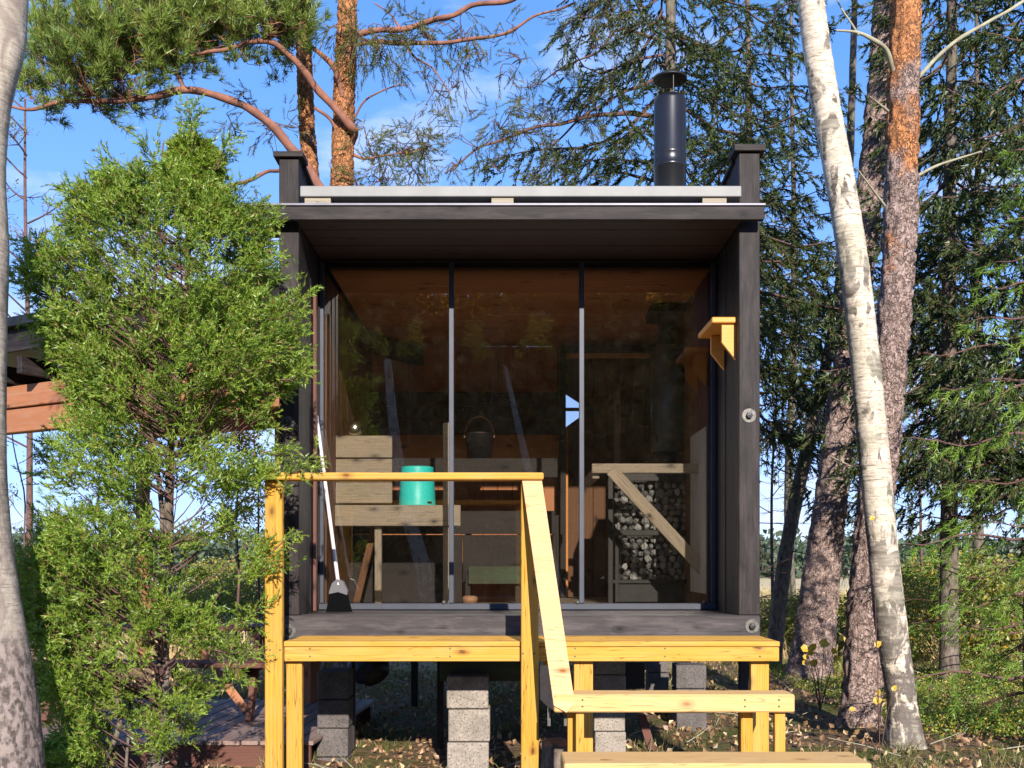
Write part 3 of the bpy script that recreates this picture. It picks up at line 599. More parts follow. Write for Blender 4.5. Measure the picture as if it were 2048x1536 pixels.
# ------------------------------------------------------------------ broom
Yb = 6.6
br = thing('broom', 'broom with a long white handle and black bristles leaning against the glass', 'broom', tuple(P(678, 1228, 6.42)))
h0, h1 = P(677, 1170, 6.46), P(633, 832, 6.60)
tube_obj('handle', [(np.array([h0, h1]), np.array([.0125, .0115]))], M_hand, br, 12)
tube_obj('handle_tip', [(np.array([h1, h1 + (h1 - h0) * .045]), np.array([.013, .0125]))], M_darkm, br, 12)
prism('head', [P(658, 1184, 6.45), P(664, 1166, 6.45), P(674, 1158, 6.45), P(686, 1163, 6.45), P(695, 1182, 6.45), P(694, 1190, 6.45), P(676, 1184, 6.45), P(658, 1188, 6.45)], (0, .055, 0), M_brow, br)
T = []
for k in range(420):
    t_ = rng.random(); y = 6.455 + .045 * rng.random(); a_ = np.array(P(659 + 35 * t_, 1186 - 3 * math.sin(t_ * 3), y)); b_ = np.array(P(654 + 50 * t_ + rng.normal() * 1.2, 1229 + rng.normal() * 1.2, y)); b_[2] = max(b_[2], .965)
    s = np.array([.0022, 0, 0]); T += [[a_ - s, a_ + s, b_ + s * .6], [a_ - s, b_ + s * .6, b_ - s * .6]]
tri_obj('bristles', T, M_brist, br, kind='stuff')

# ------------------------------------------------------------------ inside the cabin
Yi = 7.10
bn = thing('sauna_bench', 'weathered plank bench with an upright plank side, left behind the glass', 'bench', (P(780, 0, Yi).x, Yi, ZS))
bz = zat(1010, Yi)
box('front_board', (646 - CX) * Yi / F, (921 - CX) * Yi / F, Yi, Yi + .03, zat(1052, Yi), bz, M_oldw, bn, .004)
for k in range(3): box('seat_board', (646 - CX) * Yi / F, (912 - CX) * Yi / F, Yi + .034 + k * .125, Yi + .154 + k * .125, bz - .03, bz - .004, M_oldw, bn, .004)
for a_, b_ in ((870, 914), (917, 947.5), (964, 1006)): box('side_plank', (646 - CX) * Yi / F, (783 - CX) * Yi / F, Yi + .035, Yi + .06, zat(b_, Yi), zat(a_, Yi), M_oldw, bn, .004)
box('side_plank', (646 - CX) * Yi / F, (783 - CX) * Yi / F, Yi + .035, Yi + .06, zat(963, Yi), zat(948.5, Yi), M_oldw, bn, .004)
for a_, b_, y in ((749, 763, 7.16), (886, 904, 7.13)): box('leg', (a_ - CX) * y / F, (b_ - CX) * y / F, y, y + .05, ZS, zat(1052, Yi), M_oldw, bn, .003)
board('brace', P(712, 1210, 7.4), P(748, 1058, 7.4), .05, .03, M_brownd, bn)
box('upright', P(886, 0, 7.14).x, P(900, 0, 7.14).x, 7.14, 7.18, bz + .001, zat(845, 7.14), M_oldw, bn, .003)
# bucket upside down
bk = thing('bucket', 'upturned turquoise plastic bucket on the weathered bench', 'bucket', (P(827.5, 0, 6.97).x, 6.985, zat(1012, 6.97)))
Rb, Rt, Hb = 37.5 * 6.98 / F, 33.5 * 6.98 / F, 80 * 6.98 / F
bk.location.z = bz - .002; bk.location.y = Yi + .155
sc_ = (Yi + .02) / 6.98
lathe('bucket_shell', [(Rb * .985, .004), (Rb * 1.0, 0), (Rb * 1.015, .004), (Rb * 1.0, .012), (Rb * .995, .02), (Rt * 1.03, Hb * .70), (Rt * 1.0, Hb * .715), (Rt * .99, Hb * .97), (Rt * .96, Hb), (Rt * .86, Hb), (Rt * .85, Hb - .008), (0, Hb - .008)], 48, M_teal, bk, Matrix.Translation(bk.location) @ Matrix.Scale(sc_, 4))
board('handle_lug', (bk.location.x + Rb * .62, bk.location.y - Rb * .83, bz + .022), (bk.location.x + Rb * .84, bk.location.y - Rb * .66, bz + .022), .014, .01, M_pail, bk, (0, 0, 1), .002)
# bright metal bowl on top of the plank side
bw = thing('metal_ladle', 'shiny steel ladle bowl resting above the plank side of the bench', 'ladle', tuple(P(710, 868, 7.17)))
lathe('bowl', [(.0, .112), (.03, .108), (.052, .085), (.060, .05), (.056, .02), (.035, .004), (0, 0)], 32, M_steel, bw, Matrix.Translation((bw.location.x, 7.17, zat(870, Yi) + .001)))
tube_obj('ladle_handle', [(np.array([P(700, 850, 7.2), P(690, 838, 7.3), P(680, 836, 7.4)]), np.array([.006, .006, .005]))], M_steel, bw, 8)
# upper bench, dark backrest boards, lower benches along the back
ubn = thing('upper_bench', 'dark stained sauna benches in tiers along the back wall', 'bench', (P(880, 0, 8.7).x, 8.7, ZS))
Yu = 8.7
for k in range(3): box('backrest_board', P(640, 0, Yu).x, P(1119, 0, Yu).x, Yu, Yu + .03, zat(784 + 29 * (k + 1) - 2, Yu), zat(784 + 29 * k, Yu), M_intdark, ubn, .004)
Yv = 8.2
for k in range(3): box('seat_board', P(640, 0, Yv).x, P(1115, 0, Yv).x, Yv + k * .15, Yv + .145 + k * .15, zat(925, Yv), zat(917, Yv), M_brownd, ubn, .004)
box('bench_front', P(640, 0, Yv).x, P(1115, 0, Yv).x, Yv - .03, Yv - .002, zat(955, Yv), zat(917, Yv), M_intdark, ubn)
for k in range(2): box('seat_board', P(640, 0, 7.8).x, P(1110, 0, 7.8).x, 7.8 + k * .17, 7.965 + k * .17, zat(1030, 7.8), zat(1022, 7.8), M_brownd, ubn, .004)
box('bench_front', P(640, 0, 7.8).x, P(1110, 0, 7.8).x, 7.77, 7.797, zat(1068, 7.8), zat(1022, 7.8), M_intdark, ubn)
box('bench_shade_panel', P(640, 0, 7.76).x, P(925, 0, 7.76).x, 7.73, 7.76, ZS, zat(1070, 7.76), M_intdark, ubn); box('bench_shade_panel', P(926, 0, 7.76).x, P(1112, 0, 7.76).x, 7.73, 7.76, zat(1166, 7.76), zat(1070, 7.76), M_intdark, ubn); box('bench_shade_panel', P(1038, 0, 7.76).x, P(1112, 0, 7.76).x, 7.73, 7.76, ZS, zat(1167, 7.76), M_intdark, ubn)  # added dark panels, painting in the darkness below the bench
for px in (660, 930, 1105): box('leg', P(px, 0, 7.85).x, P(px, 0, 7.85).x + .05, 7.85, 7.9, ZS, zat(1030, 7.8), M_intdark, ubn)
box('wall_board', P(650, 0, 9.06).x, P(1118, 0, 9.06).x, 9.05, 9.075, zat(918, 9.06), zat(868, 9.06), M_orange, cab, label='orange band, coloured as lit, on the back wall behind the upper bench')  # added board, its bright orange stands for a lit band of wall
fs = thing('foot_stool', 'small dark wooden step stool on the floor in the middle of the sauna', 'stool', (P(985, 0, 7.5).x, 7.5, ZS))
box('stool_top', P(937, 0, 7.5).x, P(1042, 0, 7.5).x, 7.5, 7.75, zat(1145, 7.5), zat(1132, 7.5), M_greenb, fs)
box('stool_apron', P(937, 0, 7.5).x, P(1042, 0, 7.5).x, 7.5 - .02, 7.499, zat(1168, 7.5), zat(1132, 7.5), M_greenb, fs)
for px in (930, 1030): box('leg', P(px, 0, 7.5).x, P(px, 0, 7.5).x + .04, 7.52, 7.56, ZS, zat(1146, 7.5), M_intdark, fs)
# black pail with a bail handle
pl = thing('black_pail', 'black pail with a curved wooden handle on the upper bench', 'pail', (P(957, 0, 8.0).x, 8.28, zat(917, Yv)))
rp = 30 * 8.2 / F; hp = 62 * 8.2 / F
lathe('pail_body', [(0, 0), (rp * .8, 0), (rp, hp * .8), (rp * 1.04, hp * .82), (rp * 1.0, hp * .84), (rp * .7, hp * .95), (0, hp)], 32, M_pail, pl, Matrix.Translation(pl.location))
an = np.linspace(0, math.pi, 15); tube_obj('bail_handle', [(np.stack([pl.location.x + np.cos(an) * rp * 1.0, 0 * an + 8.28 - .03, pl.location.z + hp * .7 + np.sin(an) * hp * .68], 1), np.full(15, .007))], M_copper, pl, 8)
# sauna stove
Ys = 7.55; sx0, sx1 = (1216 - CX) * Ys / F, (1392 - CX) * Ys / F
sv = thing('sauna_stove', 'black wood burning sauna stove with caged stones and a flue pipe, right behind the glass', 'stove', ((sx0 + sx1) / 2, Ys, ZS))
zs = lambda py: zat(py, Ys)
box('stove_body', sx0 + .06, sx1 - .02, Ys + .16, Ys + .5, ZS, zs(950), M_darkm, sv, .01)
box('fire_box', sx0 + .07, sx1 - .10, Ys + .02, Ys + .158, zs(1205), zs(1164), M_darkm, sv, .006)
for y0, y1 in ((945, 962), (1060, 1071), (1159, 1167)): box('cage_bar', sx0, sx1, Ys, Ys + .02, zs(y1), zs(y0), M_darkm, sv, .003)
for px in (1216, 1382): box('cage_upright', (px - CX) * Ys / F, (px + 10 - CX) * Ys / F, Ys - .003, Ys + .017, ZS, zs(945), M_darkm, sv, .003)
box('cage_upright', (1230 - CX) * Ys / F, (1238 - CX) * Ys / F, Ys + .001, Ys + .019, zs(1205), zs(1060), M_darkm, sv, .003)
wires = []
for px in range(1240, 1384, 24): wires.append((np.array([P(px, 962, Ys + .008), P(px, 1160, Ys + .008)]), np.array([.003, .003])))
tube_obj('cage_wires', wires, M_darkm, sv, 5, kind='stuff')
protos = []
for k in range(6):
    bmk = bmesh.new(); bmesh.ops.create_icosphere(bmk, subdivisions=1, radius=1)
    for v in bmk.verts: v.co *= random.uniform(.55, 1.2)
    me = bpy.data.meshes.new('stone'); bmk.to_mesh(me); bmk.free(); me.materials.append(M_stone); protos.append(me)
def stones(x0, x1, y0, y1, s):
    yy = y0 + s / 2; row = 0
    while yy < y1:
        xx = x0 + (s * .5 if row % 2 else s * .1) + s * .4
        while xx < x1:
            c = P(xx + random.uniform(-2, 2), yy + random.uniform(-2, 2), Ys + .075 + random.uniform(-.01, .025))
            r = s * .56 * Ys / F * random.uniform(.75, 1.3)
            M = Matrix.Translation(c) @ Matrix.Rotation(random.uniform(0, 6), 4, Vector((random.random(), random.random(), random.random()))) @ Matrix.Diagonal((r, r * random.uniform(.7, 1), r * random.uniform(.75, 1.1), 1))
            o = bpy.data.objects.new('stone', random.choice(protos)); link(o, sv); o.matrix_basis = world_to(sv, M); xx += s * random.uniform(.85, 1.1)
        yy += s * .86; row += 1
stones(1228, 1384, 964, 1060, 16); stones(1242, 1374, 1072, 1160, 15)
fx = (1336 - CX) * 7.75 / F
lathe('flue_collar', [(.0, 0), (.065, 0), (.065, .12), (0, .12)], 28, M_darkm, sv, Matrix.Translation((fx, 7.75, zat(933, 7.75))))
M_guard = plain('heat_guard_steel', (.12, .13, .135), .34, .7, .5, .4, 5)
lathe('heat_guard', [(.0, 0), (.125, 0), (.133, .01), (.133, .80), (.12, .81), (0, .81)], 36, M_guard, sv, Matrix.Translation((fx, 7.75, zat(905, 7.75))))
lathe('flue_pipe', [(.075, 0), (.075, .62)], 32, M_flue, sv, Matrix.Translation((fx, 7.75, zat(905, 7.75) + .81)))
box('ceiling_plate', fx - .15, fx + .15, 7.55, 7.95, 3.17, 3.236, M_darkm, sv)
# guard rail in front of the stove
Yr = 7.0
gr = thing('stove_guard_rail', 'weathered guard rail with a diagonal brace in front of the stove', 'rail', ((1300 - CX) * Yr / F, Yr, zat(940, Yr)))
box('top_rail', (1184 - CX) * Yr / F, (1419 - CX) * Yr / F, Yr, Yr + .045, zat(946, Yr), zat(927, Yr), M_oldw, gr, .004)
board('diagonal_brace', P(1222, 940, Yr - .025), P(1426, 1160, Yr - .025), .085, .03, M_oldw, gr, (1, 0, 1), .004)
box('rail_arm', P(1186, 0, Yr).x, P(1200, 0, Yr).x, Yr + .047, Ys + .3, zat(956, Yr), zat(936, Yr), M_oldw, gr)
# small brass things on the floor: round tin
tn = lathe('round_tin', [(0, 0), (.05, 0), (.055, .04), (.045, .045), (.04, .05), (0, .052)], 24, M_copper, None, Matrix.Translation(P(940, 1206, 7.0)))
props(tn, 'small round brown pot on the sauna floor beside the stool', 'pot')

# ------------------------------------------------------------------ shelter, terrace and picnic table on the left
A = Vector((-5.6, 10.4, 0)); B = Vector((-1.35, 8.02, 0)); dB = (B - A).normalized(); nB = Vector((-dB.y, dB.x, 0))
pv = thing('timber_shelter', 'open timber shelter with dark roof edge and orange beams behind the juniper', 'shelter', tuple(A))
def hb(name, z0, z1, off, th, mat, ex=0): 
    m = (z0 + z1) / 2; return board(name, A + nB * off + Vector((0, 0, m)) - dB * ex, B + nB * off + Vector((0, 0, m)), th, z1 - z0, mat, pv, nB, .006)
hb('lower_beam', 2.56, 2.79, .0, .12, M_beamo); hb('upper_beam', 2.80, 3.01, -.02, .14, M_beamo)
hb('roof_fascia', 3.26, 3.50, -.35, .03, M_black, .5); hb('roof_slab', 3.47, 3.56, 1.0, 2.9, M_darkm, .5)
for k in range(9):
    c = A + dB * (.2 + k * .58); board('rafter', c - nB * .33 + Vector((0, 0, 3.14)), c + nB * 2.4 + Vector((0, 0, 3.14)), .07, .16, M_black, pv, dB)
for s in (0, 4.6):
    for off in (0, 2.3): c = A + dB * s + nB * off; board('shelter_post', c + Vector((0, 0, 0)), c + Vector((0, 0, 2.555)), .12, .12, M_beamo, pv, dB)
hb('back_beam', 2.80, 3.0, 2.3, .12, M_beamo)
tr = thing('terrace', 'low weathered plank terrace beside the cabin', 'terrace', (-2.1, 7, 0))
for k in range(17):
    x0 = -3.15 + k * .115 * 1.02; 
    p0 = Vector((x0, 6.38, .135)); p1 = Vector((x0 + .15, 8.3, .135)); board('plank', p0, p1, .108, .028, M_deck, tr, (1, 0, 0), .004)
box('edge_beam', -3.2, -1.24, 6.40, 6.45, -.04, .118, M_red, tr); box('edge_beam', -3.2, -1.1, 8.2, 8.25, -.04, .118, M_red, tr)
pt = thing('picnic_table', 'brown stained picnic table with attached bench on the terrace', 'picnic table', (-2.4, 7.4, .15))
for k in range(3): box('table_board', -3.5, P(556, 0, 7.45).x + 0, 7.40 + k * .15, 7.54 + k * .15, .775, .81, M_red, pt)
for k in range(2): box('bench_board', -3.5, P(560, 0, 7.1).x, 7.0 + k * .14, 7.135 + k * .14, .545, .58, M_red, pt)
for x in (-1.86, -3.3):
    box('cross_bar', x - .02, x + .02, 6.98, 8.1, .47, .543, M_red, pt); box('cross_bar', x - .02, x + .02, 7.38, 7.86, .70, .773, M_red, pt)
    for s in (0, 1): board('leg', (x + .045, 7.12 + s * .75, .15), (x + .045, 7.42 + s * .2, .773), .09, .04, M_red, pt, (0, 1, 0))
board('table_brace', (-1.88, 7.3, .20), (-2.35, 7.55, .70), .06, .035, M_beamo, pt)
# leaning brushwood
bp = thing('brushwood_pile', 'bundle of bare grey branches leaning behind the left corner of the cabin', 'branches', tuple(P(615, 1440, 8.4)))
pth = []
for k in range(34):
    a_ = np.array(P(585 + rng.random() * 50, 1440, 8.2 + rng.random() * .5)); a_[2] = .02; b_ = a_ + np.array([rng.normal() * .12 + .1, rng.normal() * .1, .75 + rng.random() * .35]); m_ = (a_ + b_) / 2 + rng.normal(size=3) * .03
    pth.append((catmull([a_, m_, b_], 6), np.linspace(.018, .008, 6) * (.5 + rng.random() * .7)))
tube_obj('branches', pth, M_twigg, bp, 5, kind='stuff')

# ------------------------------------------------------------------ vegetation
PT_far = [needles(9, .85, .42, .13, .7, rng) for _ in range(4)]          # far conifer shoots
PT_mid = [needles(18, .85, .30, .05, .75, rng) for _ in range(5)]
PT_jun = [needles(10, .9, .40, .12, .6, rng, stem=False) for _ in range(8)]
PT_pin = [needles(15, .35, .85, .065, .8, rng, stem=False) for _ in range(6)]
PT_bir = [leafs(4, .5, .35, rng) for _ in range(5)]

def limb_paths(lst):
    out_ = []
    for pts, r0, r1 in lst:
        n_ = max(14, len(pts) * 10); p = catmull([np.array(q) for q in pts], n_)
        p = p + (np.stack([vnoise(p * 3 + 5, 1), vnoise(p * 3 + 9, 2), vnoise(p * 3 + 1, 3)], -1) - .5) * .08
        out_.append((p, np.linspace(r0, r1, n_) * (.88 + .34 * vnoise(p * 9, 6))))
    return out_

def spruce(name, label, base, H, R, z0, mat, sh_mat, rtrunk, n_br=60, dens=1.0, shoot=.13, seed=1, proto=PT_far, droop=.45, lean=(0, 0), dead=10, cat='spruce', group=None, gap=.12, style='spruce'):
    g_ = np.random.default_rng(seed); t = thing(name, label, cat, base, group=group); B_ = np.array(base, float)
    top = B_ + np.array([lean[0], lean[1], H]); zz = np.linspace(0, 1, 6)[:, None]
    tp = B_ + (top - B_) * zz + (g_.normal(size=(6, 3)) * .03 * (zz > 0)); tp[0, 2] -= .1
    trunk_obj('trunk', tp, np.linspace(rtrunk, rtrunk * .15, 6), mat, t, 22, .06, .008, style, seed, .3)
    br = []; pos = []; dr = []; sc = []
    tx = lambda z: B_ + (top - B_) * (z / H)
    for i in range(n_br):
        f = (i + g_.random()) / n_br; z = z0 + (H - z0) * f ** 1.15; L = R * (1 - f ** 1.1) ** .8 * (.65 + .5 * g_.random()) + .12
        a = i * 2.399 + g_.normal() * .4; d = np.array([math.cos(a), math.sin(a), 0]); s = np.linspace(0, 1, 8)[:, None]
        dz = -droop * L * (s - .75 * s ** 2.2) + .05 * L * np.sin(s * 7 + i); side = np.array([-d[1], d[0], 0]) * (s ** 2) * L * g_.normal() * .12
        p = tx(z) + d * s * L + np.array([0, 0, 1]) * dz + side; br.append((p, np.linspace(.006 + L * .009, .003, 8)))
        nt_ = int(L / .085 * dens); 
        for k in range(nt_):
            u_ = gap + (1 - gap) * (k + g_.random()) / nt_; ip = np.array([np.interp(u_ * 7, np.arange(8), p[:, c]) for c in range(3)])
            sg = 1 if k % 2 else -1; tl = L * (.34 * (1 - u_) + .10) * (.6 + .6 * g_.random()); tl = min(tl, .75)
            td = norm(d * .55 + np.array([-d[1], d[0], 0]) * sg * .85 + np.array([0, 0, -.35 - .5 * g_.random()]) + g_.normal(size=3) * .15)
            m = max(2, int(tl / (shoot * .62))); ss = (np.arange(m) + .4) / m
            q = ip + td * ss[:, None] * tl + np.array([0, 0, -.35]) * (ss[:, None] ** 2) * tl
            if tl > .15: br.append((np.stack([ip, ip + td * tl * .5 - np.array([0, 0, .08 * tl]), ip + td * tl - np.array([0, 0, .35 * tl])]), np.array([.004, .003, .002])))
            for rep in range(2):
                pos.append(q + g_.normal(size=q.shape) * .01); dd = td + np.array([0, 0, -.3]) + g_.normal(size=q.shape) * .45 + (d * .3); dr.append(dd); sc.append(shoot * (.7 + .6 * g_.random(m)))
    for i in range(dead):
        z = z0 * g_.random() * .95 + .3; a = g_.random() * 6.28; L = R * (.2 + .5 * g_.random()); d = np.array([math.cos(a), math.sin(a), -.1 + .2 * g_.random()])
        s = np.linspace(0, 1, 5)[:, None]; br.append((tx(z) + d * s * L + g_.normal(size=(5, 3)) * .02, np.linspace(.009, .003, 5)))
        for k in range(4): u_ = .3 + .6 * g_.random(); o = tx(z) + d * u_ * L; e = norm(d + g_.normal(size=3) * .7) * L * .3; br.append((np.stack([o, o + e]), np.array([.004, .0015])))
    tube_obj('branches', br, M_twig, t, 3, kind='stuff')
    T = scatter(proto, np.concatenate(pos), np.concatenate(dr), np.concatenate(sc), g_)
    tri_obj('needles', T, sh_mat, t, kind='stuff'); return t, len(T)

def twiggy(t, starts, depth, g_, mat, leaf=None, nleaf=0, leafs_=.06, r=.006, parts=('branches', 'leaves')):
    """fine forked twigs from a list of (point, direction, length)"""
    br = []; tips = []
    def rec(p, d, L, r_, k):
        n_ = 5; s = np.linspace(0, 1, n_)[:, None]; bend = g_.normal(size=3) * .25
        q = p + d * s * L + bend * (s ** 2) * L * .5; br.append((q, np.linspace(r_, r_ * .55, n_)))
        if k == 0: tips.append(q[2:]); return
        for c in range(3 + int(g_.random() * 3)):
            u_ = .25 + .75 * g_.random(); o = np.array([np.interp(u_ * 4, np.arange(5), q[:, i]) for i in range(3)])
            nd = norm(d + g_.normal(size=3) * .62); rec(o, nd, L * (.38 + .3 * g_.random()), r_ * .55, k - 1)
        tips.append(q[2:])
    for p, d, L in starts: rec(np.array(p, float), norm(np.array(d, float)), L, r, depth)
    tube_obj(parts[0], br, mat, t, 3, kind='stuff')
    tp = np.concatenate(tips)
    if leaf is not None and nleaf:
        c = tp[g_.integers(0, len(tp), nleaf)] + g_.normal(size=(nleaf, 3)) * .05
        tri_obj(parts[1], scatter(PT_bir, c, g_.normal(size=(nleaf, 3)), leafs_ * (.7 + .6 * g_.random(nleaf)), g_), leaf, t, kind='stuff')
    return tp

# ---- big birch on the right
def bp_(lst, Y0, Y1): return [P(x, y, Y0 + (Y1 - Y0) * i / (len(lst) - 1)) for i, (x, y) in enumerate(lst)]
bt = thing('birch_tree', 'white barked birch curving up on the right in front of the two pines', 'birch', (P(1800, 0, 6.9).x, 6.9, 0), group=None)
trunk_obj('trunk', bp_([(1812, 1520), (1803, 1400), (1782, 1250), (1766, 1100), (1747, 900), (1728, 700), (1706, 520), (1678, 350), (1650, 200), (1622, 0), (1600, -250), (1590, -520)], 6.9, 7.0),
          [.125, .098, .108, .10, .103, .098, .100, .098, .094, .09, .085, .08], B_birch, bt, 48, .018, .020, 'birch', 5, .25)
g_ = np.random.default_rng(5)
twiggy(bt, [(P(1612, -120, 7), (.6 * s, .2, .8), 1.1) for s in (-1, 1)] + [(P(1590, -480, 7), (.5 * s, -.3 * s, 1), 1.6) for s in (-1, 1)], 3, g_, M_twig, M_bush, 2500, .08, .02)
# ---- left birch
bl = thing('birch_tree', 'thick birch trunk cut by the left edge of the photograph', 'birch', (P(0, 0, 4.6).x, 4.6, 0))
trunk_obj('trunk', bp_([(18, 1720), (14, 1500), (-2, 1330), (-20, 1200), (-38, 1050), (-44, 900), (-44, 700), (-40, 500), (-42, 350), (-28, 200), (0, 90), (8, 0), (15, -250), (18, -600)], 4.6, 4.8),
          [.17, .155, .14, .13, .125, .12, .122, .126, .115, .11, .108, .105, .1, .09], B_birchg, bl, 44, .02, .012, 'birch', 9, .2)
twiggy(bl, [(P(10, -500, 4.8), (.5 * s, .3 * s, 1), 1.5) for s in (-1, 1)], 3, g_, M_twig, M_bush, 2000, .07, .02)
# ---- two big pines on the right
p1 = thing('pine_tree', 'tall pine leaning right behind the birch, its foot left of the birch trunk', 'pine', (P(1618, 0, 11.0).x, 11.0, 0))
trunk_obj('trunk', bp_([(1612, 1400), (1622, 1330), (1640, 1180), (1662, 1000), (1684, 820), (1706, 640), (1728, 480), (1748, 300), (1762, 150), (1772, 0), (1782, -250), (1790, -700)], 11.0, 11.4),
          [.27, .235, .20, .17, .16, .15, .145, .14, .135, .13, .12, .1], B_pineg, p1, 44, .035, .03, 'pine', 21, .2)
p2 = thing('pine_tree', 'reddish topped pine directly behind the birch, its foot hidden by the birch', 'pine', (P(1725, 0, 7.9).x, 7.9, 0))
trunk_obj('trunk', bp_([(1716, 1500), (1722, 1430), (1728, 1300), (1736, 1150), (1752, 1000), (1768, 850), (1782, 700), (1794, 550), (1802, 400), (1806, 200), (1812, 0), (1820, -250), (1824, -520)], 7.9, 8.3),
          [.175, .155, .145, .14, .135, .132, .13, .128, .13, .122, .115, .11, .1], B_pinem, p2, 44, .03, .026, 'pine', 33, .2)
L = limb_paths([([P(1785, 145, 8.05), P(1770, 110, 7.95), P(1745, 88, 7.9), P(1710, 68, 7.9), P(1668, 62, 7.9)], .022, .008), ([P(1715, 75, 7.9), P(1700, 50, 7.9), P(1672, 5, 7.9), P(1655, -40, 7.9)], .009, .004)])
for q_ in L: tube_obj('limb', [q_], M_twigg, p2, 8)
for a_, b_, Yk, o in ((( 1776, 222), (1738, 192), 8.0, p2), ((1826, 340), (1870, 308), 8.2, p2), ((1770, 412), (1716, 340), 7.98, p2), ((1838, 165), (1880, 140), 8.15, p2), ((1712, 938), (1660, 912), 10.7, p1), ((1705, 766), (1684, 754), 10.9, p1)):
    q = P(*b_, Yk - .15); tube_obj('branch_stub', [(np.array([P(*a_, Yk + .1), q]), np.array([.012, .006]))], M_twigg, o, 6)
L = limb_paths([([P(1832, 160, 8.3), P(1900, 95, 8.3), P(1975, 45, 8.3), P(2080, -20, 8.3)], .018, .012), ([P(1826, 350, 8.3), P(1880, 325, 8.3), P(1960, 300, 8.3)], .014, .006)])
for q_ in L: tube_obj('limb', [q_], M_twigg, p2, 6)
for pp, zc in ((p1, 13), (p2, 11.5)):          # crowns high above the picture
    c = np.array([pp.location.x + 1.4, pp.location.y + .2, 0]); n_ = 2600; q = g_.normal(size=(n_, 3)) * np.array([1.6, 1.6, 1.3]) + c + np.array([0, 0, zc])
    tri_obj('needles', scatter(PT_pin, q, g_.normal(size=(n_, 3)) + np.array([0, 0, .8]), .13, g_), M_pine, pp, kind='stuff')

# ---- the pair of pines behind the cabin on the left
def clumps(t, lst, g_, mat, protos=PT_pin, sc=.11, per=70, up=.7, droop=0, anchor=None, stuff='needles', th=.55):
    pos = []; dr = []; tw = []
    for px, py, r, Yc, dn in lst:
        c = np.array(P(px, py, Yc)); R_ = r * Yc / F; m = int(per * dn * (r / 50) ** 2)
        sub = max(4, m // 9)
        cs = c + g_.normal(size=(sub, 3)) * np.array([R_ * .62, R_ * .7, R_ * th])
        for q in cs:
            k = max(3, m // sub); d0 = norm(q - c + np.array([0, 0, .4 - droop]) + g_.normal(size=3) * .15)
            ss = np.linspace(0, 1, k)[:, None]; ln = .22; e = q + d0 * ss * ln + np.array([0, 0, -droop]) * ss ** 2 * ln
            pos.append(e + g_.normal(size=e.shape) * .035); dr.append(d0 + np.array([0, 0, up - droop]) + g_.normal(size=e.shape) * .45)
            a0 = c - np.array([0, 0, R_ * .4]); tw.append((catmull([a0, (a0 + q) / 2 + g_.normal(size=3) * .05, q, e[-1]], 7), np.linspace(.007, .0025, 7)))
    tube_obj('twigs', tw, M_twigp if protos is PT_pin else M_twig, t, 3, kind='stuff')
    pos = np.concatenate(pos); tri_obj(stuff, scatter(protos, pos, np.concatenate(dr), sc * (.8 + .4 * g_.random(len(pos))), g_), mat, t, kind='stuff')
pa = thing('pine_tree', 'orange barked pine behind the left end of the cabin roof, with long arching limbs', 'pine', (P(684, 0, 11).x, 11, 0))
trunk_obj('trunk', bp_([(672, 1400), (678, 900), (680, 500), (683, 385), (686, 300), (688, 200), (692, 100), (695, 0), (700, -300), (705, -900)], 11, 11),
          [.2, .16, .125, .122, .118, .116, .112, .105, .09, .06], B_pine, pa, 40, .035, .02, 'pine', 41, .3)
pb = thing('pine_tree', 'thinner pine stem left of the orange barked one behind the cabin', 'pine', (P(622, 0, 11.6).x, 11.6, 0))
trunk_obj('trunk', bp_([(640, 1400), (635, 900), (628, 500), (620, 340), (612, 220), (608, 100), (602, 0), (596, -300), (590, -800)], 11.6, 11.6),
          [.17, .13, .1, .096, .092, .09, .086, .07, .05], B_pinem, pb, 36, .035, .018, 'pine', 43, .3)
L = limb_paths([
 ([P(672, 400, 11), P(640, 365, 10.95), P(610, 322, 10.9), P(572, 284, 10.8), P(520, 236, 10.7), P(462, 202, 10.6), P(376, 182, 10.5), P(300, 192, 10.4), P(200, 200, 10.3), P(118, 202, 10.2), P(62, 216, 10.1), P(14, 207, 10.1)], .062, .012),
 ([P(374, 183, 10.5), P(358, 152, 10.5), P(335, 138, 10.5), P(312, 134, 10.4)], .022, .009),
 ([P(700, 285, 11.0), P(704, 262, 10.9), P(688, 236, 10.78), P(640, 176, 10.7), P(592, 122, 10.6), P(545, 88, 10.5), P(498, 88, 10.4), P(430, 104, 10.3), P(370, 108, 10.3)], .05, .014),
 ([P(690, 190, 10.9), P(668, 140, 10.85), P(640, 112, 10.8), P(612, 88, 10.8)], .035, .02),
 ([P(700, 62, 10.9), P(790, 56, 10.8), P(850, 42, 10.8), P(905, 34, 10.7), P(950, 14, 10.7), P(1030, -8, 10.6)], .03, .022),
 ([P(715, 82, 10.9), P(850, 86, 10.7), P(920, 84, 10.7), P(1000, 70, 10.6), P(1070, 40, 10.6), P(1150, 4, 10.6)], .024, .010),
 ([P(800, 55, 10.8), P(780, 30, 10.8), P(745, 8, 10.8)], .014, .006),
 ([P(808, 75, 10.8), P(830, 115, 10.8), P(870, 135, 10.8), P(900, 180, 10.8)], .014, .006),
 ([P(710, 232, 10.95), P(738, 192, 10.9), P(785, 172, 10.9), P(818, 168, 10.9)], .012, .005),
 ([P(668, 260, 10.95), P(655, 235, 10.9), P(632, 213, 10.9)], .022, .016)])
for q_ in L: tube_obj('limb', [q_], M_twigp, pa, 9)
g_ = np.random.default_rng(77)
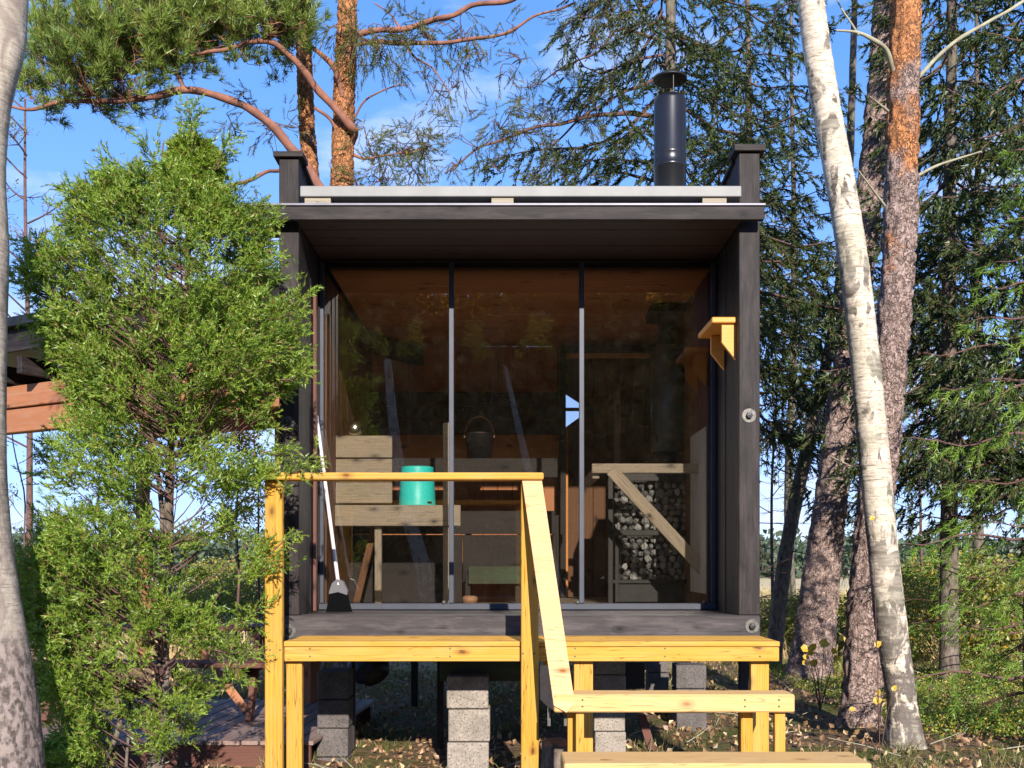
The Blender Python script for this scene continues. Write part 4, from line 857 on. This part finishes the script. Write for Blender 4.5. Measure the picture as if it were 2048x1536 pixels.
clumps(pa, [(85, 150, 55, 10.3, .8), (150, 130, 60, 10.3, 1.2), (200, 95, 60, 10.3, 1.6), (110, 80, 42, 10.4, 1), (240, 140, 55, 10.3, 1.1), (180, 165, 60, 10.2, 1), (300, 95, 60, 10.4, 1.6), (345, 70, 55, 10.4, 1.3), (320, 30, 60, 10.5, 1),
            (400, 50, 60, 10.5, 1.3), (470, 50, 55, 10.5, 1.4), (540, 50, 55, 10.5, 1.3), (585, 40, 45, 10.5, 1.3), (590, 85, 25, 10.6, .8), (480, 100, 30, 10.4, .5), (250, 180, 45, 10.3, .7), (60, 185, 30, 10.1, .5),
            (420, 8, 60, 10.6, 1.2), (540, 0, 60, 10.6, 1.2), (230, 10, 50, 10.5, .8), (150, 20, 40, 10.5, .6)], g_, M_pine, per=230, sc=.12)
clumps(pa, [(680, 60, 32, 10.7, .8), (740, 70, 36, 10.7, 1.1), (800, 68, 34, 10.7, .9), (860, 66, 34, 10.7, 1), (925, 65, 32, 10.7, .9), (760, 100, 26, 10.7, .7), (700, 100, 22, 10.6, .7)], g_, M_spro, PT_mid, .14, 210, .1, .5)
clumps(pb, [(745, 295, 36, 11, 1), (800, 290, 42, 11, 1), (850, 288, 38, 11, .9), (760, 345, 42, 11, 1.1), (715, 365, 26, 10.9, 1), (820, 340, 30, 11, .6), (540, 250, 30, 11, .5), (500, 195, 34, 11, .35), (470, 250, 30, 11, .35), (575, 245, 20, 11, .6)], g_, M_spro, PT_mid, .14, 170, .1, .4)
L = limb_paths([([P(408, 420, 10.2), P(430, 392, 10.4), P(480, 365, 10.6), P(545, 340, 10.9), P(620, 325, 11.6)], .022, .016), ([P(700, 300, 11), P(760, 320, 11), P(860, 285, 11)], .016, .006)])
for q_ in L: tube_obj('limb', [q_], M_twigp, pb, 8)

# ---- spruces
cnt = 0
def sp(*a, **k):
    global cnt
    t, n_ = spruce(*a, **k); cnt += n_; return t
spA = sp('spruce_tree', 'mossy trunked spruce with hanging branches standing behind the flue pipe', (P(1325, 0, 12).x, 12, 0), 12.5, 2.9, 4.3, B_spr, M_spr, .125, n_br=60, dens=1.0, shoot=.12, seed=3, droop=.75, dead=12)
sp('spruce_tree', 'dark spruce behind the right front post of the cabin', (P(1492, 0, 13.2).x, 13.2, 0), 11.5, 2.1, 3.0, B_spr, M_spr, .085, n_br=50, dens=.95, shoot=.14, seed=8, droop=.5, dead=22)
sp('spruce_tree', 'dense dark spruce filling the space right of the pines', (P(1898, 0, 10.6).x, 10.6, 0), 12, 1.45, 2.3, B_spr, M_spr, .10, n_br=96, dens=1.15, shoot=.14, seed=12, droop=.6, dead=26)
sp('spruce_tree', 'dark spruce cut by the right edge of the photograph', (P(2075, 0, 9.6).x, 9.6, 0), 11, 1.5, 1.9, B_spr, M_spr, .10, n_br=78, dens=1.1, shoot=.14, seed=15, droop=.55, dead=16)
sp('young_spruce', 'young bright green spruce low at the right edge', (P(2065, 0, 7.2).x, 7.2, 0), 4.4, 1.1, .25, B_spr, M_sprb, .045, n_br=50, dens=1.0, shoot=.12, seed=19, proto=PT_mid, droop=.2, dead=2)
sp('spruce_tree', 'thin far spruce between the cabin and the pines', (P(1585, 0, 18).x, 18, 0), 13, 1.9, 3.8, B_spr, M_back, .09, n_br=50, dens=.7, shoot=.19, seed=23, droop=.5, dead=24)
sp('spruce_tree', 'thin far spruce right of the birch, behind the dense one', (P(1960, 0, 17).x, 17, 0), 13, 2.0, 3.2, B_spr, M_back, .1, n_br=75, dens=.9, shoot=.19, seed=27, droop=.5, dead=16)
L = limb_paths([([P(1318, 232, 12), P(1240, 226, 11.8), P(1150, 236, 11.6), P(1060, 262, 11.5), P(960, 300, 11.4), P(885, 352, 11.4)], .03, .008),
 ([P(1318, 150, 12), P(1240, 190, 11.9), P(1150, 245, 11.8), P(1085, 310, 11.7)], .022, .006), ([P(1318, 362, 12), P(1240, 344, 11.9), P(1180, 352, 11.8)], .02, .008),
 ([P(1318, 80, 12), P(1240, 58, 11.8), P(1190, 105, 11.7), P(1120, 140, 11.7), P(1080, 165, 11.6)], .018, .006)])
for q_ in L: tube_obj('limb', [q_], M_twig, spA, 7)
g_ = np.random.default_rng(88)
clumps(spA, [(1000, 245, 34, 11.5, 1), (1050, 252, 34, 11.5, 1.1), (1105, 232, 34, 11.6, 1.1), (955, 285, 28, 11.4, .9), (1155, 226, 30, 11.6, 1), (1190, 200, 28, 11.7, .9), (915, 325, 22, 11.4, .8), (1000, 335, 24, 11.6, .5), (1110, 135, 26, 11.7, .8), (1062, 165, 22, 11.6, .6),
  (1185, 85, 28, 11.7, .9), (1232, 66, 26, 11.8, .9), (1160, 20, 38, 11.8, 1), (1225, 8, 38, 11.8, 1), (1235, 130, 24, 11.9, .6), (1195, 362, 26, 11.8, 1), (1240, 290, 30, 11.9, .6), (1150, 300, 26, 11.8, .5), (1090, 320, 26, 11.7, .6)], g_, M_spro, PT_mid, .13, 190, .1, .45)
clumps(pa, [(905, 165, 26, 10.8, .5), (960, 110, 24, 10.8, .4), (870, 170, 26, 10.8, .55), (1000, 140, 26, 10.7, .4), (1040, 110, 20, 10.7, .5), (930, 130, 20, 10.8, .5), (1010, 60, 24, 10.6, .5), (850, 150, 20, 10.8, .4)], g_, M_spro, PT_mid, .13, 150, .1, .4)
lt = thing('leaning_tree', 'thin dark tree leaning right between the cabin and the big pine', 'tree', (P(1560, 0, 12.4).x, 12.4, 0))
trunk_obj('trunk', bp_([(1545, 1330), (1568, 1130), (1590, 1010), (1618, 880), (1650, 740), (1680, 560), (1700, 300), (1712, -100)], 12.4, 12.9), [.10, .09, .085, .08, .07, .06, .05, .03], B_spr, lt, 20, .05, .01, 'x', 5, .2)
twiggy(lt, [(P(1560 + 12 * k, 1100 - 75 * k, 12.5), (random.choice((-1, 1)) * .8, random.uniform(-.5, .5), random.uniform(-.1, .7)), .9) for k in range(10)], 2, g_, M_twig, M_bush, 260, .06, .01)

# ---- thin leafless and thinly leaved young trees in the background
def sapling(label, px, Y_, H, spread, nl, lm, seed, nst=14, r=.03, cat='sapling', group=None, z0=.35, ls=.07):
    g2 = np.random.default_rng(seed); b = P(px, 0, Y_); t = thing('sapling', label, cat, (b.x, Y_, 0), group=group)
    top = np.array([b.x + g2.normal() * .2, Y_ + g2.normal() * .2, H]); s = np.linspace(0, 1, 7)[:, None]; pts = np.array([b.x, Y_, -.1]) * (1 - s) + top * s + g2.normal(size=(7, 3)) * .05 * s
    tube_obj('trunk', [(catmull(pts, 20), np.linspace(r, r * .25, 20))], M_twig, t, 7)
    st_ = []
    for k in range(nst):
        f = z0 + (1 - z0) * (k + .5) / nst; o = pts[0] * (1 - f) + top * f; a = g2.random() * 6.28; st_.append((o, (math.cos(a), math.sin(a), .55), spread * (1.15 - f)))
    twiggy(t, st_, 2, g2, M_twig, lm, nl, ls, r * .3); return t
sapling('fine leafless tree crown against the sky at the far left', 60, 15, 8.2, 2.2, 300, M_bush, 31, 16, .06)
sapling('bare twiggy tree behind the top of the juniper', 290, 16, 8.0, 1.9, 350, M_bush, 32, 14, .05)
sapling('thin yellow leaved sapling right behind the juniper, nearest the cabin', 470, 12, 3.6, 1.0, 900, M_yleaf, 33, 16, .02)
sapling('slender sapling with few leaves beside the left front post', 520, 14, 4.6, 1.1, 500, M_bush, 34, 14, .022)
sapling('thin sapling with sparse green leaves left of the juniper stem', 215, 13, 3.8, 1.2, 500, M_bush, 35, 12, .02)
sapling('bare sapling in the gap between the left birch and the juniper', 70, 12, 3.2, .8, 160, M_bush, 36, 10, .018)
sapling('thin tree with hanging yellow leaves above the middle of the roof', 1075, 13.5, 7.0, 1.3, 500, M_bush, 37, 12, .03, z0=.5)
sapling('leafless tall sapling just right of the flue pipe', 1410, 14, 9.5, 1.5, 260, M_bush, 38, 16, .03, z0=.4)
sapling('thinly leaved sapling right of the right front post', 1545, 15, 5.5, 1.3, 500, M_bush, 39, 14, .03)
sapling('bare sapling between the birch and the dense dark spruce', 1850, 14, 5.0, 1.2, 300, M_bush, 40, 14, .025)
# small birch seedling with big yellow leaves at the foot of the pine
sd_ = thing('birch_seedling', 'tiny birch seedling with large bright yellow leaves in front of the left big pine', 'seedling', (P(1640, 0, 8.6).x, 8.6, 0))
lp = [(1611, 1297, 20, 0), (1626, 1294, 18, 1), (1621, 1304, 16, 2), (1612, 1314, 14, 0), (1628, 1326, 19, 1), (1609, 1325, 12, 2), (1648, 1287, 22, 0), (1668, 1302, 14, 2.2), (1673, 1317, 16, .6), (1684, 1277, 16, 0)]
tw_ = []
def leaf_mesh(s, g2):
    v = [(0, 0, 0), (.25, .38, .04), (.7, .30, .05), (1, 0, 0), (.7, -.30, .05), (.25, -.38, .04), (.5, 0, -.06)]; f = [(0, 1, 6), (1, 2, 6), (2, 3, 6), (3, 4, 6), (4, 5, 6), (5, 0, 6)]
    me = bpy.data.meshes.new('leaf'); me.from_pydata([tuple(c * s for c in q) for q in v], [], f); return me
for px, py, s, a in lp:
    c = P(px, py, 8.6 + g_.random() * .1); M = Matrix.Translation(c) @ Matrix.Rotation(-a + .2, 4, 'Y') @ Matrix.Rotation(1.2, 4, 'X') @ Matrix.Translation((-s * 8.6 / F / 2, 0, 0))
    meshobj('leaf', leaf_mesh(s * 8.6 / F * 1.05, g_), M_yleaf, sd_, world_to(sd_, M)); b = sd_.location; tw_.append((catmull([(b.x, 8.6, 0), ((b.x + c.x) / 2, 8.6, c.z * .6), c], 7), np.linspace(.004, .0015, 7)))
tube_obj('stems', tw_, M_twig, sd_, 4, kind='stuff')
s2 = thing('birch_seedling', 'thin seedling with single yellow leaves against the foot of the white birch', 'seedling', (P(1760, 0, 6.6).x, 6.6, 0)); tw_ = []
for px, py, s, a in ((1756, 1288, 17, .6), (1757, 1385, 14, 1.2), (1755, 1401, 20, .2), (1705, 1418, 13, 0), (1789, 1376, 14, .9), (1745, 1036, 13, .3)):
    Yl = 6.62; c = P(px, py, Yl); M = Matrix.Translation(c) @ Matrix.Rotation(-a, 4, 'Y') @ Matrix.Rotation(1.2, 4, 'X') @ Matrix.Translation((-s * Yl / F / 2, 0, 0))
    meshobj('leaf', leaf_mesh(s * Yl / F, g_), M_yleaf, s2, world_to(s2, M)); b = s2.location; tw_.append((catmull([(b.x, 6.6, 0), ((b.x + c.x) / 2, Yl, c.z * .6), c], 7), np.linspace(.003, .0012, 7)))
tube_obj('stems', tw_, M_twig, s2, 4, kind='stuff')

# ---- the juniper
jl = thing('juniper_bush', 'tall bushy green juniper in front of the left corner of the cabin', 'juniper', (P(318, 0, 5.5).x, 5.5, 0))
prof = [(215, 382, 388), (250, 378, 394), (285, 358, 418), (330, 345, 432), (352, 245, 440), (400, 165, 470), (440, 140, 520), (490, 105, 540), (560, 60, 545), (600, 95, 585), (660, 110, 595), (700, 112, 598), (740, 130, 590), (800, 125, 552), (860, 105, 545), (905, 100, 560), (960, 105, 575), (1020, 50, 565), (1090, 25, 575), (1160, 25, 570), (1230, 40, 545), (1300, 65, 520), (1370, 60, 450), (1440, 60, 430), (1500, 60, 410), (1560, 70, 400)]
pr = np.array(prof, float); pr[:, 0] += 22; sh_ = np.interp(pr[:, 0], [230, 340, 420, 600], [0, 14, 26, 34]); pr[:, 1] += sh_; pr[:, 2] -= sh_ + 8 * (pr[:, 0] > 800); Yj = 5.5; g_ = np.random.default_rng(101)
N = 13500; py = 235 + (1560 - 235) * g_.random(N) ** .92; xl_ = np.interp(py, pr[:, 0], pr[:, 1]); xr_ = np.interp(py, pr[:, 0], pr[:, 2])
u_ = g_.random(N) * 2 - 1; u_ = np.sign(u_) * np.abs(u_) ** .75; wob = .72 + .62 * fbm(np.stack([py / 62, np.sign(u_) * 3 + 5, 0 * py], 1), 8, 2); px = (xl_ + xr_) / 2 + u_ * (xr_ - xl_) / 2 * np.minimum(wob, 1.08)
dep = (g_.random(N) * 2 - 1) * np.sqrt(np.clip(1 - u_ ** 2, 0, 1)) * np.minimum((xr_ - xl_) / 2, 190) * Yj / F
c = np.stack([(px - CX) * Yj / F, Yj + dep, EYE + (CY - py) * Yj / F], 1)
nz = fbm(c * 5.2 + 4, 17, 2); keep = nz > .462 + .018 * (py > 780) + .016 * (py > 1200)
hole = ((py > 800) & (py < 1200) & (px > 365)) | ((py > 840) & (py < 1040) & (px < 365)) | (py > 1320) & (px > 230) | (py > 1120) & (px > 440)
keep &= ~(hole & (fbm(c * 4.0 + 1, 31, 2) < .57)); c = c[keep]; ppx = px[keep]; ppy = py[keep]
axp = np.stack([(318 + (385 - 318) * np.clip((1300 - ppy) / 1000, 0, 1) - CX) * Yj / F, np.full(len(c), Yj), c[:, 2]], 1)
pos = []; dr = []; tw_ = []
for q, a_ in zip(c, axp):
    o = q - a_; o[2] = 0; rad = np.linalg.norm(o) + 1e-6; d = norm(o / rad * .75 + np.array([0, 0, .62]) + g_.normal(size=3) * .32); ln = (.08 + .06 * g_.random()) * min(1, .35 + rad * 1.6); k = 7
    if ppx[0] < 0: pass
    s = np.linspace(0, 1, k)[:, None]; e = q + d * s * ln + np.array([0, 0, -.03]) * s ** 2; pos.append(e + g_.normal(size=e.shape) * .011); dr.append(d + g_.normal(size=e.shape) * .65)
    st0 = a_ - np.array([0, 0, min(.1 + rad * .55, a_[2] - .05)]); tw_.append((catmull([st0, st0 + (q - st0) * .55 + np.array([0, 0, -.04]), q, e[-1]], 6), np.array([.009, .007, .005, .004, .003, .002]) * (.35 + rad * .6)))
tube_obj('branches', tw_[::15], M_twig, jl, 4, kind='stuff')
# outlying sprays that reach over the post and the cabin corner
extra = [((386, 330), (383, 255)), ((384, 270), (380, 222)), ((250, 370), (225, 335)), ((330, 350), (300, 300)), ((430, 340), (450, 290)), ((440, 420), (480, 380)), ((170, 420), (140, 385)), ((120, 520), (70, 490)), ((460, 1250), (520, 1215)), ((440, 1380), (480, 1350)), ((430, 1300), (500, 1300)), ((110, 680), (80, 650)), ((380, 900), (440, 880)), ((360, 960), (430, 975)), ((370, 1080), (450, 1050)), ((300, 920), (250, 900)), ((300, 1000), (240, 990)), ((560, 640), (600, 585)), ((560, 760), (608, 742)), ((520, 900), (575, 905)), ((560, 945), (618, 930)), ((500, 1130), (575, 1075)), ((490, 1160), (540, 1130)), ((520, 640), (590, 620)), ((490, 470), (540, 450)), ((480, 500), (548, 500)), ((500, 430), (520, 420)), ((100, 600), (25, 545)), ((110, 590), (50, 570)), ((90, 560), (80, 545)), ((560, 690), (598, 655))]
for (x0, y0), (x1, y1) in extra:
    a_, b_ = np.array(P(x0, y0, 5.42)), np.array(P(x1, y1, 5.36)); tw_.append((catmull([a_, (a_ + b_) / 2 + [0, 0, -.02], b_], 6), np.linspace(.006, .002, 6)))
    for k in range(9):
        q = a_ + (b_ - a_) * (k / 8.); d = norm(norm(b_ - a_) + g_.normal(size=3) * .55); s = np.linspace(0, 1, 7)[:, None]; e = q + d * s * .10 - (b_ - a_) * .04; pos.append(e + g_.normal(size=e.shape) * .01); dr.append(d + g_.normal(size=e.shape) * .6)
tube_obj('twigs', tw_[-len(extra):], M_twig, jl, 4, kind='stuff')
pos = np.concatenate(pos); T = scatter(PT_jun, pos, np.concatenate(dr), .058 * (.6 + .7 * g_.random(len(pos))), g_); cnt += len(T)
tri_obj('needles', T, M_jun, jl, kind='stuff')
for pts, rr in (([(300, 1600), (318, 1400), (335, 1200), (338, 1000), (345, 850), (372, 600), (385, 330)], .034), ([(318, 1560), (330, 1350), (326, 1180), (322, 1000), (300, 850)], .026), ([(190, 1560), (240, 1440), (205, 1330)], .016), ([(250, 1560), (258, 1450), (262, 1340)], .010)):
    trunk_obj('stem', [P(x, y, 5.5 + .06 * i % .13) for i, (x, y) in enumerate(pts)], [rr, rr * .9, rr * .75, rr * .5, rr * .3][:max(3, min(5, len(pts)))], B_spr, jl, 14, .04, .005, 'x', 3, .2)

# ---- bushes beyond, one mesh shared by several
def blob_tris(g2, n_, size, shape, sc):
    q = g2.normal(size=(n_, 3)); q = norm(q) * (g2.random((n_, 1)) ** .4) * np.array(shape); q[:, 2] = np.abs(q[:, 2]) * 1.0
    q = q[fbm(q * 2.2 + 3, int(n_ % 97), 3) > .44]; return scatter(PT_bir, q, g2.normal(size=q.shape), sc * (.7 + .6 * g2.random(len(q))), g2)
bm_ = [fast_mesh('leaves', (T_ := blob_tris(rng, 2600, 1, (1.2, 1.0, 1.5), .13)).reshape(-1, 3), np.arange(len(T_) * 3).reshape(-1, 3)) for _ in range(4)]
for m_ in bm_[:3]: m_.materials.append(M_bush)
bm_[3].materials.append(M_herb)
stm = []
for k in range(14):
    a_ = rng.random() * 6.28; stm.append((np.array([[0, 0, 0], [math.cos(a_) * .3, math.sin(a_) * .3, .6], [math.cos(a_) * .75, math.sin(a_) * .7, 1.3]]), np.array([.012, .008, .003])))
sv_, sf_ = tubes(stm, 4); stem_me = fast_mesh('stems', sv_, sf_); stem_me.materials.append(M_twig)
def bush(label, px, Y_, s, k, group='bushes at the edge of the field', hz=1):
    x = (px - CX) * Y_ / F; t = thing('bush', label, 'bush', (x, Y_, float(gz(x, Y_))), group=group)
    for nm, me in (('leaves', bm_[k]), ('stems', stem_me)):
        o = bpy.data.objects.new(nm, me); link(o, t); o.scale = (s, s, s * hz); o.rotation_euler = (0, 0, k * 1.7 + px)
ORD = ['leftmost', 'second from the left', 'third from the left', 'fourth from the left', 'fifth from the left', 'sixth from the left', 'fifth from the right', 'fourth from the right', 'third from the right', 'second from the right', 'rightmost']
def ordn(i, n): return ORD[i] if i < min(5, n - 1) else ORD[10 - (n - 1 - i)]
lab = ['green and yellow bush behind the juniper', 'leafy bush between the cabin and the big pines', 'leafy bush at the field edge right of the birch']
for i, px in enumerate(range(-60, 560, 62)): bush(lab[0] + ', ' + ordn(i, 10) + ' of its row', px, 15 + (i * 37 % 50) / 10, .62 + (i * 13 % 7) * .05, i % 3)
for i, px in enumerate((1535, 1570, 1610, 1655)): bush(lab[1] + ', ' + ordn(i, 4), px, 13.8 + i * .9, .50 + .05 * (i % 2), (i + 1) % 4)
for i, px in enumerate((1800, 1850, 1915, 1975, 2040, 2100)): bush(lab[2] + ', ' + ordn(i, 6), px, 12.8 + (i * 7 % 4), .78 + .09 * (i % 3), i % 4)
for i, px in enumerate((700, 800, 1000, 1400)): bush('leafy bush seen as a sliver under the cabin, ' + ('far left', 'second from left', 'in the middle', 'far right')[i], px, 22 + i % 3, .8, i % 4)
# far tree line
n_ = 12000; q = np.stack([g_.uniform(-90, 90, n_), g_.uniform(70, 95, n_), np.zeros(n_)], 1); hgt = 1.5 + 2.4 * fbm(q * np.array([.12, 0, 0]) + 3, 5, 3); q[:, 2] = g_.random(n_) ** .8 * hgt
props(tri_obj('far_tree_line', scatter(PT_bir, q, g_.normal(size=(n_, 3)), 1.3, g_), M_back), 'low distant line of trees beyond the dry field', 'tree line', kind='stuff')

n_ = 19000; q = np.stack([g_.uniform(-22, 26, n_), g_.uniform(-66, -52, n_), np.zeros(n_)], 1); hgt = 18.5 + 4.5 * vnoise(q * np.array([.3, .15, 0]) + 3, 5); q[:, 2] = g_.random(n_) ** .9 * hgt
props(tri_obj('wood_behind', scatter(PT_bir, q, g_.normal(size=(n_, 3)), 1.6, g_), M_autumn), 'edge of the wood behind the photographer, only mirrored in the glass', 'wood', kind='stuff')
# ---- ground cover
def on_ground(n_, x0, x1, y0, y1, p=1.0):
    y = y0 + (y1 - y0) * g_.random(n_) ** p; x = x0 + (x1 - x0) * g_.random(n_); return np.stack([x, y, gz(x, y)], 1)
lf = [leafs(1, 1, 0, rng) for _ in range(8)]
q = on_ground(26000, -5, 7, 4.3, 15); q[:, 2] += .006 + .015 * g_.random(len(q)); d = g_.normal(size=q.shape); d[:, 2] *= .25
props(tri_obj('fallen_leaves', scatter(lf, q, d, .05 * (.6 + .7 * g_.random(len(q))), g_, up=(0, .2, 1)), M_litter), 'brown and yellow fallen leaves over the forest floor', 'fallen leaves', kind='stuff')
def tuft(n_, h, sp_, wd, g2):
    T = []
    for k in range(n_):
        b = np.array([g2.normal() * sp_, g2.normal() * sp_, 0]); d = np.array([g2.normal() * .45, g2.normal() * .45, 1]); hh = h * (.5 + .6 * g2.random()); m_ = b + d * hh * .55; e = m_ + (d + np.array([g2.normal() * .5, g2.normal() * .5, -.35])) * hh * .45
        s = norm(np.array([g2.normal(), g2.normal(), 0])) * wd; T += [[b - s, b + s, m_ + s * .7], [b - s, m_ + s * .7, m_ - s * .7], [m_ - s * .7, m_ + s * .7, e]]
    return np.array(T)
tf = [tuft(12, 1, .22, .022, rng) for _ in range(5)]
q = on_ground(5200, -5, 7, 4.6, 15); k_ = fbm(q * .9 + 2, 4, 2) > .5; q = q[k_]
props(tri_obj('grass', scatter(tf, q, np.array([[0, 0, 1.]]) + g_.normal(size=q.shape) * .1, .10 * (.5 + g_.random(len(q))), g_), M_grass), 'thin green and brown grass between the trees', 'grass', kind='stuff')
q = on_ground(4200, -22, 26, 12.5, 34, 1.3)
props(tri_obj('dry_reeds', scatter(tf, q, np.array([[0, 0, 1.]]) + g_.normal(size=q.shape) * .1, .45 * (.5 + g_.random(len(q))), g_), M_straw), 'dry pale straw grass at the edge of the field', 'dry grass', kind='stuff')
hp_ = [leafs(7, .32, .32, rng) for _ in range(5)]
q = on_ground(6500, 3.0, 7.5, 6.2, 12.5); k_ = (fbm(q * .8 + 8, 6, 2) > .40); q = q[k_]; q[:, 2] += .03 + .20 * g_.random(len(q)) * np.clip((q[:, 0] / q[:, 1] - .38) * 6, .2, 1)
props(tri_obj('low_shrubs', scatter(hp_, q, g_.normal(size=q.shape), .075, g_), M_herb), 'low bilberry like green and yellow shrubs at the right', 'undergrowth', kind='stuff')
tw_ = []
for k in range(90):
    a_ = on_ground(1, -3, 5, 5, 11)[0]; a_[2] += .02; an_ = g_.random() * 3.14; ln = .15 + .4 * g_.random(); b_ = a_ + np.array([math.cos(an_) * ln, math.sin(an_) * ln, .02 + .1 * g_.random()]); tw_.append((np.array([a_, (a_ + b_) / 2 + g_.normal(size=3) * .02, b_]), np.array([.005, .004, .002])))
props(tube_obj('fallen_twigs', tw_, M_twigg, None, 4), 'dry fallen twigs lying in the leaves', 'twigs', kind='stuff')

# ---- trees behind the camera: the glass mirrors them
g_ = np.random.default_rng(5); base_t = []
for i, x in enumerate((-8.5, -5.6, -2.9, -.4, 2.0, 4.6, 7.4, 10.2)):
    if i < 2:
        t, n_ = spruce('spruce_tree', 'dark spruce behind the photographer, ' + ordn(i, 8) + ' of the row', (x, -15 - i * 1.4, 0), 8.4, 2.3, .6, B_spr, M_spr, .12, n_br=70, dens=.5, shoot=.26, seed=60 + i, droop=.3, dead=0, group='spruces behind the photographer'); base_t.append(t)
    else:
        s = base_t[i % 2]; t = s.copy(); COL.objects.link(t); t.location = (x, -15.5 - (i * 5 % 4), 0); t.rotation_euler.z = i * 1.3; t['label'] = 'dark spruce behind the photographer, ' + ordn(i, 8) + ' of the row'
        for chd in list(s.children): c_ = chd.copy(); COL.objects.link(c_); c_.parent = t
for lab_, pts, r_ in (('leaning birch behind the photographer, left in the mirror image', [(-1.9, -12, -.1), (-2.1, -12, 1.2), (-2.5, -12, 2.6), (-2.8, -12.1, 4.4), (-3.0, -12.2, 6.4)], .22), ('thin leaning birch behind the photographer, mirrored in the middle pane', [(1.5, -12.4, -.1), (1.2, -12.4, 1.3), (.8, -12.4, 2.8), (.4, -12.5, 4.5), (0, -12.6, 6.3)], .14)):
    t = thing('birch_tree', lab_, 'birch', (pts[0][0], pts[0][1], 0)); trunk_obj('trunk', pts, [r_, r_ * .9, r_ * .8, r_ * .6, r_ * .4], B_birch, t, 28, .04, .01, 'birch', 2, .2)
    twiggy(t, [(pts[4], (.6, .2, .6), .9), (pts[4], (-.6, .2, .6), .9)], 2, g_, M_twig, M_bush, 700, .08, .015)
print('TRIS', sum(len(o.data.loop_triangles) if False else len(o.data.polygons) for o in bpy.data.objects if o.type == 'MESH'), 'needles', cnt, 'objects', len(bpy.data.objects))
